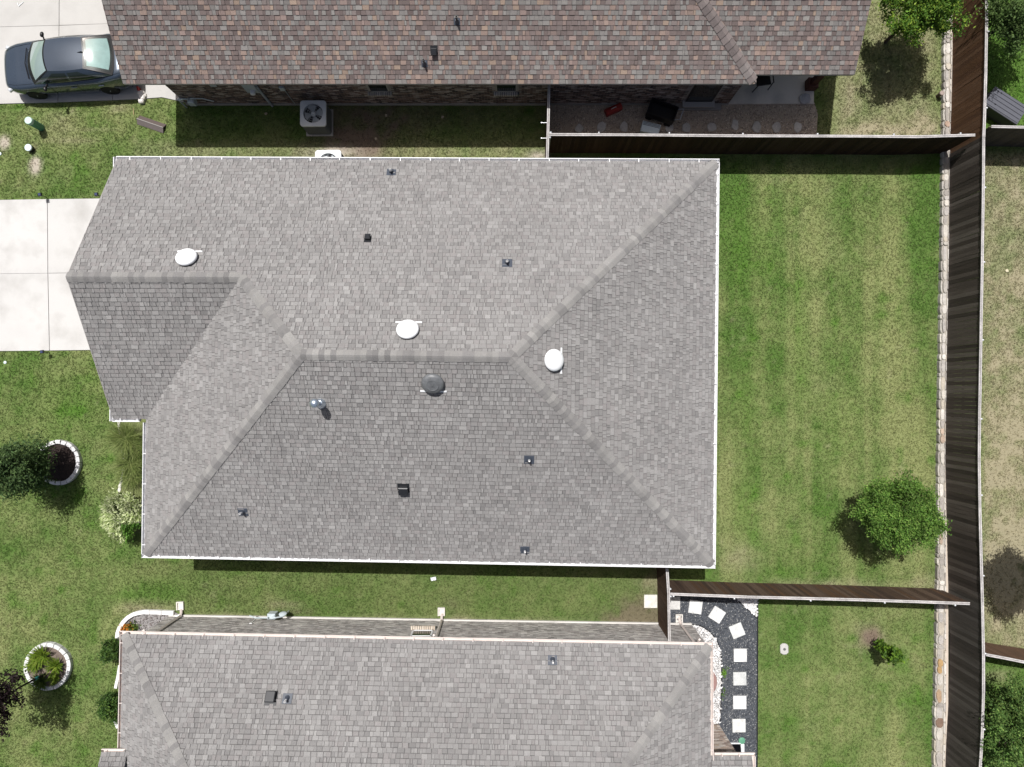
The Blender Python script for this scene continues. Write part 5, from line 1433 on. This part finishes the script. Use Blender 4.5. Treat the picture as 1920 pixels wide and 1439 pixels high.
# folded shingle strip lying on the grass
q = P(285, 234); M_ = Matrix.Translation(q) @ Matrix.Rotation(R(-19), 4, 'Z')
rs = thing('ridge_vent_strip', q, 'folded brown shingle strip lying on the grass', 'roofing strip')
for sg, c in ((1, (.12, .095, .088)), (-1, (.17, .145, .138))):
    m = MB(c); v = [M_ @ Vector(p) for p in ((-.51, 0, .14), (.51, 0, .14), (.51, sg * .17, .012), (-.51, sg * .17, .012))]
    v2 = [p + Vector((0, 0, .012)) for p in v]; n = m.add(v2 + v)
    for f in ((0, 1, 2, 3), (4, 7, 6, 5), (0, 4, 5, 1), (1, 5, 6, 2), (2, 6, 7, 3), (3, 7, 4, 0)): m.face([n + i for i in f])
    m.build('wing', MT['shingle'], rs)
m = MB(); m.tube([M_ @ Vector((-.51, 0, .157)), M_ @ Vector((.51, 0, .157))], .014, 5); m.build('ridge_bead', MT['trim'], rs)
# white bag by the driveway corner
q = P(267, 181, .05); wb_ = thing('rock_pile', q, 'small pile of white rocks at the driveway corner', 'rocks')
for dx, dy, s in ((0, .08, .13), (.02, -.06, .11), (-.03, -.19, .10), (.09, .02, .08)):
    m = MB((.70, .66, .62)); m.prism(stone_poly(q.x + dx, q.y + dy, s, s * .9, 8), .0, .10 + s * .6, inset=.04); m.build('rock', MT['white_stone'], wb_)
m = MB(); q = P(263, 170, .05); m.box((q.x, q.y, .15), (.06, .14, .24), .2, bevel=.01); tag(m.build('marker_brick', MT['red_paint']), 'dark red marker block beside the white rock pile', 'brick')
m = MB(); q = P(251, 210); m.box((q.x, q.y, .02), (.025, .24, .02), .05); tag(m.build('wood_stake', mat('raw_wood', (.32, .25, .13), .9)), 'thin tan stake lying on the grass near the driveway', 'stake')
def scrap(px, py, label, s=.16, rz=0):
    p = P(px, py); m = MB(); m.grid(lambda u, v: Vector(((u - .5) * s * 1.6, (v - .5) * s, .014 + .035 * math.sin(u * 7 + v * 3) ** 2)), 6, 4)
    o = m.build('paper_scrap', MT['litter']); o.location = (p.x, p.y, .03); o.rotation_euler[2] = R(rz); tag(o, label, 'litter')
scrap(813, 1085, 'crumpled pale scrap in the side yard below the white gutter', .12, 10)
m = MB(); o0 = P(34, 9, .05); m.tube([P(33, 6, .05), P(35, 12, .05), P(44, 4, .05)], [.018, .022, .012], 5); tag(m.build('paper_scrap', MT['litter']), 'white tick shaped scrap on the upper driveway', 'litter')

# gas meters
def gas_meter(x, y, label, s=1.0, flip=1):
    b = Vector((x, y, 0)); root = thing('gas_meter', b, label, 'gas meter')
    m = MB(); m.box((x, y, .52), (.26 * s, .20, .34 * s), bevel=.04); m.build('meter_body', MT['meter'], root)
    m = MB(); m.lathe([(.02, 0), (.13, .03), (.14, .06), (.06, .10), (.001, .105)], 16, Matrix.Translation((x + flip * .38, y + .02, .55)) @ Matrix.Rotation(R(-70), 4, 'X')); auto_smooth(m.build('regulator', MT['meter'], root))
    m = MB(); m.tube([(x + flip * .42, y, -.03), (x + flip * .42, y, .62), (x + flip * .2, y, .78), (x + flip * .07, y, .74), (x + flip * .07, y, .66)], .025, 8)
    m.tube([(x - flip * .07, y, .66), (x - flip * .07, y, .80), (x - flip * .5, y - .05 * 0, .80), (x - flip * .8, y, .55)], .022, 8); auto_smooth(m.build('pipework', MT['meter'], root))
    return root
g = P(520, 1147); gas_meter(g.x, g.y + .02, 'pale gas meter against the brick of the lower house', 1.1)
g = P(372, 196); gas_meter(g.x, g.y - .12, 'shaded gas meter at the corner of the brown roofed house', .9, -1)
m = MB(); g = P(484, 1156); m.tube([(g.x, g.y - .02, -.03), (g.x, g.y - .02, .75)], .02, 8); m.tube([(g.x - .05, g.y - .02, .74), (g.x + .05, g.y - .02, .74)], .014, 6); tag(m.build('stand_pipe', MT['pipe']), 'thin white stand pipe beside the pale gas meter', 'pipe')

# storage box beyond the fence
q = P(1866, 210); M_ = Matrix.Translation(Vector((q.x, q.y, 0))) @ Matrix.Rotation(R(-33), 4, 'Z')
sb = thing('storage_box', Vector((q.x, q.y, 0)), 'dark grey ribbed storage box behind the long fence', 'storage box')
m = MB(); m.box((0, 0, 0), (1.30, .66, .52), M=M_ @ Matrix.Translation((0, 0, .27))); m.build('box_body', MT['box_grey'], sb)
m = MB(); m.box((0, 0, 0), (1.40, .76, .06), M=M_ @ Matrix.Translation((0, 0, .56)), bevel=.015); ld = m.build('lid', MT['box_grey'], sb)
for k in range(5):
    m = MB(); m.box((0, 0, 0), (1.32, .075, .022), M=M_ @ Matrix.Translation((0, -.30 + .15 * k, .60)), bevel=.008); m.build('rib', MT['box_grey'], ld)
q = P(1757.5, 181); cp = thing('pipe_stub', q, 'short brown capped pipe beside the stone wall', 'pipe')
m = MB(); m.lathe([(.07, -.02), (.07, .26)], 16, Matrix.Translation(q)); auto_smooth(m.build('pipe', mat('brown_pipe', (.09, .06, .05), .6), cp))
m = MB(); m.lathe([(.085, .24), (.085, .30), (.07, .315), (.001, .316)], 16, Matrix.Translation(q)); auto_smooth(m.build('cap', mat('tan_cap', (.30, .24, .21), .6), cp))

# things in the shaded gravel yard
q = P(1149, 209); M_ = Matrix.Translation(Vector((q.x, q.y, 0))) @ Matrix.Rotation(R(24), 4, 'Z')
tb = thing('tool_box', Vector((q.x, q.y, 0)), 'red metal tool box on the shaded gravel', 'tool box')
m = MB(); m.box((0, 0, 0), (.62, .24, .18), M=M_ @ Matrix.Translation((0, 0, .115)), bevel=.01); m.build('box_body', MT['red_paint'], tb)
m = MB(); n = m.add([M_ @ Vector(p) for p in ((-.31, -.12, .21), (.31, -.12, .21), (.31, .12, .21), (-.31, .12, .21), (-.31, -.04, .28), (.31, -.04, .28), (.31, .04, .28), (-.31, .04, .28))])
for f in ((4, 5, 6, 7), (0, 1, 5, 4), (2, 3, 7, 6), (1, 2, 6, 5), (3, 0, 4, 7)): m.face([n + i for i in f])
m.build('lid', MT['red_paint'], tb)
m = MB(); m.tube([M_ @ Vector(p) for p in ((-.09, 0, .28), (-.08, 0, .325), (.08, 0, .325), (.09, 0, .28))], .012, 6); m.build('handle', MT['pipe'], tb)
q = P(1236, 219); M_ = Matrix.Translation(Vector((q.x, q.y, 0))) @ Matrix.Rotation(R(-20), 4, 'Z')
bc = thing('utility_cart', Vector((q.x, q.y, 0)), 'black open utility cart on the shaded gravel', 'cart')
for c, s in (((0, .27, .48), (1.02, .03, .36)), ((0, -.27, .48), (1.02, .03, .36)), ((.5, 0, .48), (.03, .51, .36)), ((-.5, 0, .48), (.03, .51, .36)), ((0, 0, .32), (.97, .51, .03))):
    m = MB(); m.box((0, 0, 0), s, M=M_ @ Matrix.Translation(c), bevel=.006); m.build('tray_side', MT['black_plastic'], bc)
for sx in (-.36, .36):
    for sy in (-.24, .24):
        m = MB(); m.lathe([(.02, -.03), (.115, -.03), (.125, 0), (.115, .03), (.02, .03)], 16, M_ @ Matrix.Translation((sx, sy, .13)) @ Matrix.Rotation(R(90), 4, 'X')); m.build('wheel', MT['tyre'], bc)
m = MB(); m.tube([M_ @ Vector(p) for p in ((.5, -.2, .6), (.68, -.2, .82), (.68, .2, .82), (.5, .2, .6))], .016, 6); m.build('handle', MT['steel_blue'], bc)
m = MB(); m.box((0, 0, 0), (.85, .45, .16), M=M_ @ Matrix.Translation((0, 0, .20))); m.build('chassis', MT['ac_side'], bc)
q = P(1216, 248); M_ = Matrix.Translation(Vector((q.x, q.y, 0))) @ Matrix.Rotation(R(-14), 4, 'Z')
co = thing('cooler', Vector((q.x, q.y, 0)), 'white and pale blue cooler just behind the dark fence', 'cooler')
m = MB(); m.box((0, 0, 0), (.64, .36, .34), M=M_ @ Matrix.Translation((0, 0, .19)), bevel=.02); m.build('box_body', MT['pale_blue'], co)
m = MB(); m.box((0, 0, 0), (.67, .39, .06), M=M_ @ Matrix.Translation((0, 0, .39)), bevel=.02); ld = m.build('lid', MT['pale_blue'], co)
for k in range(3):
    m = MB(); m.box((0, 0, 0), (.62, .02, .012), M=M_ @ Matrix.Translation((0, .06 + .045 * k, .424))); m.build('groove', MT['lead'], ld)
# patio chair, grey flat rock
q = P(1424, 163, .1); M_ = Matrix.Translation(Vector((q.x, q.y, .1))) @ Matrix.Rotation(R(8), 4, 'Z')
ch = thing('patio_chair', Vector((q.x, q.y, .1)), 'dark patio chair in the shade under the brown roof edge', 'chair')
m = MB(); m.box((0, 0, 0), (.52, .5, .05), M=M_ @ Matrix.Translation((0, .12, .42)), bevel=.015); m.build('seat', MT['black_plastic'], ch)
m = MB(); m.box((0, 0, 0), (.52, .05, .52), M=M_ @ Matrix.Translation((0, .38, .70)) @ Matrix.Rotation(R(-12), 4, 'X'), bevel=.015); m.build('backrest', MT['black_plastic'], ch)
for sx in (-.25, .25):
    m = MB(); m.tube([M_ @ Vector(p) for p in ((sx, .36, .66), (sx * 1.1, .1, .65), (sx * 1.12, -.16, .62))], .022, 6); m.build('armrest', MT['black_plastic'], ch)
    for sy in (-.16, .34):
        m = MB(); m.tube([M_ @ Vector((sx * 1.15, sy, 0)), M_ @ Vector((sx, sy, .62 if sy < 0 else .45))], .02, 6); m.build('leg', MT['black_plastic'], ch)
q = P(1508, 186, .12); m = MB((.40, .40, .42)); m.prism(stone_poly(q.x, q.y, .21, .20, 9), .10, .17, inset=.02); tag(m.build('flat_rock', MT['flag']), 'flat grey rock on the patio corner by the stained post', 'rock')

# lower right corner details
q = P(1385, 1402, .05); rt = thing('boot_tray', Vector((q.x, q.y, 0)), 'black tray with white rim at the end of the black path', 'tray')
m = MB(); m.box((q.x - .12, q.y - .1, .035), (.32, .42, .05)); m.build('tray_base', MT['black_plastic'], rt)
m = MB(); m.box((q.x + .13, q.y - .12, .05), (.13, .5, .09), bevel=.01); m.build('rim', MT['vent_white'], rt)
m = MB(); m.box((q.x - .12, q.y + .15, .05), (.36, .04, .09), bevel=.01); m.build('rim', MT['vent_white'], rt)
q = P(1391, 1389, .03); m = MB(); m.lathe([(.12, -.02), (.12, .045), (.10, .055), (.001, .056)], 16, Matrix.Translation(Vector((q.x, q.y, 0)))); auto_smooth(tag(m.build('valve_cover', MT['green_plastic']), 'round green valve cover on the black gravel', 'valve cover'))
q = P(1333, 1279, .05); m = MB(); m.lathe([(.58, .0), (.58, .07), (.56, .085), (.001, .086)], 36, Matrix.Translation(Vector((q.x - .36, q.y, 0)))); tag(m.build('round_pad', MT['clay']), 'round reddish pad half under the tan gutter on white rock', 'pad')
for a, b, t, sd in ((1357, 1260, 'upper green weed at the edge of the white rock', 5), (1355, 1300, 'lower green weed at the edge of the white rock', 6)):
    q = P(a, b); _C = np.array((q.x, q.y, .05)) + rng.normal(0, 1, (90 if sd == 5 else 30, 3)) * np.array((.05, .09, .02)); tag(leaf_mesh('weed', _C, (.03, .05), [(.10, .20, .03), (.13, .24, .03)]), t, 'weed')
# sprinkler donut on the lower right lawn
q = P(1470, 1217); dn = thing('sprinkler_donut', q, 'white concrete sprinkler ring on the lower right lawn', 'sprinkler ring')
m = MB((.44, .43, .415)); pts = stone_poly(q.x, q.y, .15, .19, 13); m.prism(pts, -.02, .05, inset=.02); m.build('concrete_ring', MT['white_stone'], dn)
m = MB(); m.lathe([(.05, .03), (.05, .056), (.001, .057)], 12, Matrix.Translation(q)); m.build('spray_head', MT['ac_side'], dn)
# stray leaves and bits in the shaded strip
for a, b, t in ((499, 214, 'tan leaf litter bit left of the shaded air conditioner'), (724, 217, 'pale bit on bare soil right of the shaded air conditioner'), (705, 261, 'pale bit near the lit strip of grass'), (830, 220, 'thin pale bit in the shade below the brick windows')):
    p = P(a, b); m = MB((.45, .38, .28)); m.prism(stone_poly(p.x, p.y, .05, .05, 6), .0, .03, inset=.01); tag(m.build('leaf_litter', MT['flag']), t, 'litter')
p = P(1887, 508); m = MB((.55, .50, .35)); m.prism(stone_poly(p.x, p.y, .06, .06, 7), 0, .04, inset=.01); tag(m.build('pale_rock', MT['flag']), 'small pale rock on the dry grass beyond the fence', 'rock')

# ------------------------------------------------------------------ grass blades over every lawn
def grass(name, label, x0, x1, y0, y1, dens, hgt, extra_exc=()):
    n = int((x1 - x0) * (y1 - y0) * dens); x = rng.uniform(x0, x1, n); y = rng.uniform(y0, y1, n)
    px, py = 960 + F * x / H, 738 - F * y / H
    k = (px > -30) & (px < 1950) & (py > -30) & (py < 1470)
    x, y = x[k], y[k]
    k = np.ones(len(x), bool)
    for q in EXC: k &= ~inpoly(x, y, q)
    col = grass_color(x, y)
    bare = (col[:, 0] > col[:, 1] * 1.105)
    k &= ~(bare & (rng.uniform(0, 1, len(x)) < .7))
    x, y, col = x[k], y[k], col[k]; n = len(x)
    B = 3; a = rng.uniform(0, 6.283, (n, B)); l = rng.uniform(.55, 1.2, (n, B)) * hgt; lean = rng.uniform(.35, 1.1, (n, B)); w = rng.uniform(.008, .016, (n, B))
    dx, dy = np.cos(a), np.sin(a); ox = x[:, None] + rng.normal(0, .016, (n, B)); oy = y[:, None] + rng.normal(0, .016, (n, B))
    v0 = np.stack([ox - dy * w, oy + dx * w, np.zeros_like(ox)], -1); v1 = np.stack([ox + dy * w, oy - dx * w, np.zeros_like(ox)], -1)
    v2 = np.stack([ox + dx * l * lean, oy + dy * l * lean, l * np.sqrt(np.maximum(0.08, 1 - (lean * .75) ** 2))], -1)
    V = np.stack([v0, v1, v2], 2).reshape(-1, 3)
    c = col[:, None, :] * rng.uniform(.74, 1.38, (n, 1, 1)) * rng.uniform(.88, 1.18, (n, B, 1)); dry = np.repeat(rng.uniform(0, 1, (n, 1, 1)) < .09, B, axis=1)
    c = np.where(dry, c * .45 + np.array((.20, .185, .10)) * .75, c)
    C = np.repeat(c.reshape(-1, 3), 3, axis=0)
    o = link(bpy.data.objects.new(name, np_mesh(name, V, np.arange(len(V)).reshape(-1, 3), C, MT['blade'])), None)
    return tag(o, label, 'grass', kind='stuff')
grass('grass', 'short mown grass blades of the lawns', -19.2, 19.3, -14.3, 14.4, 430, .044)
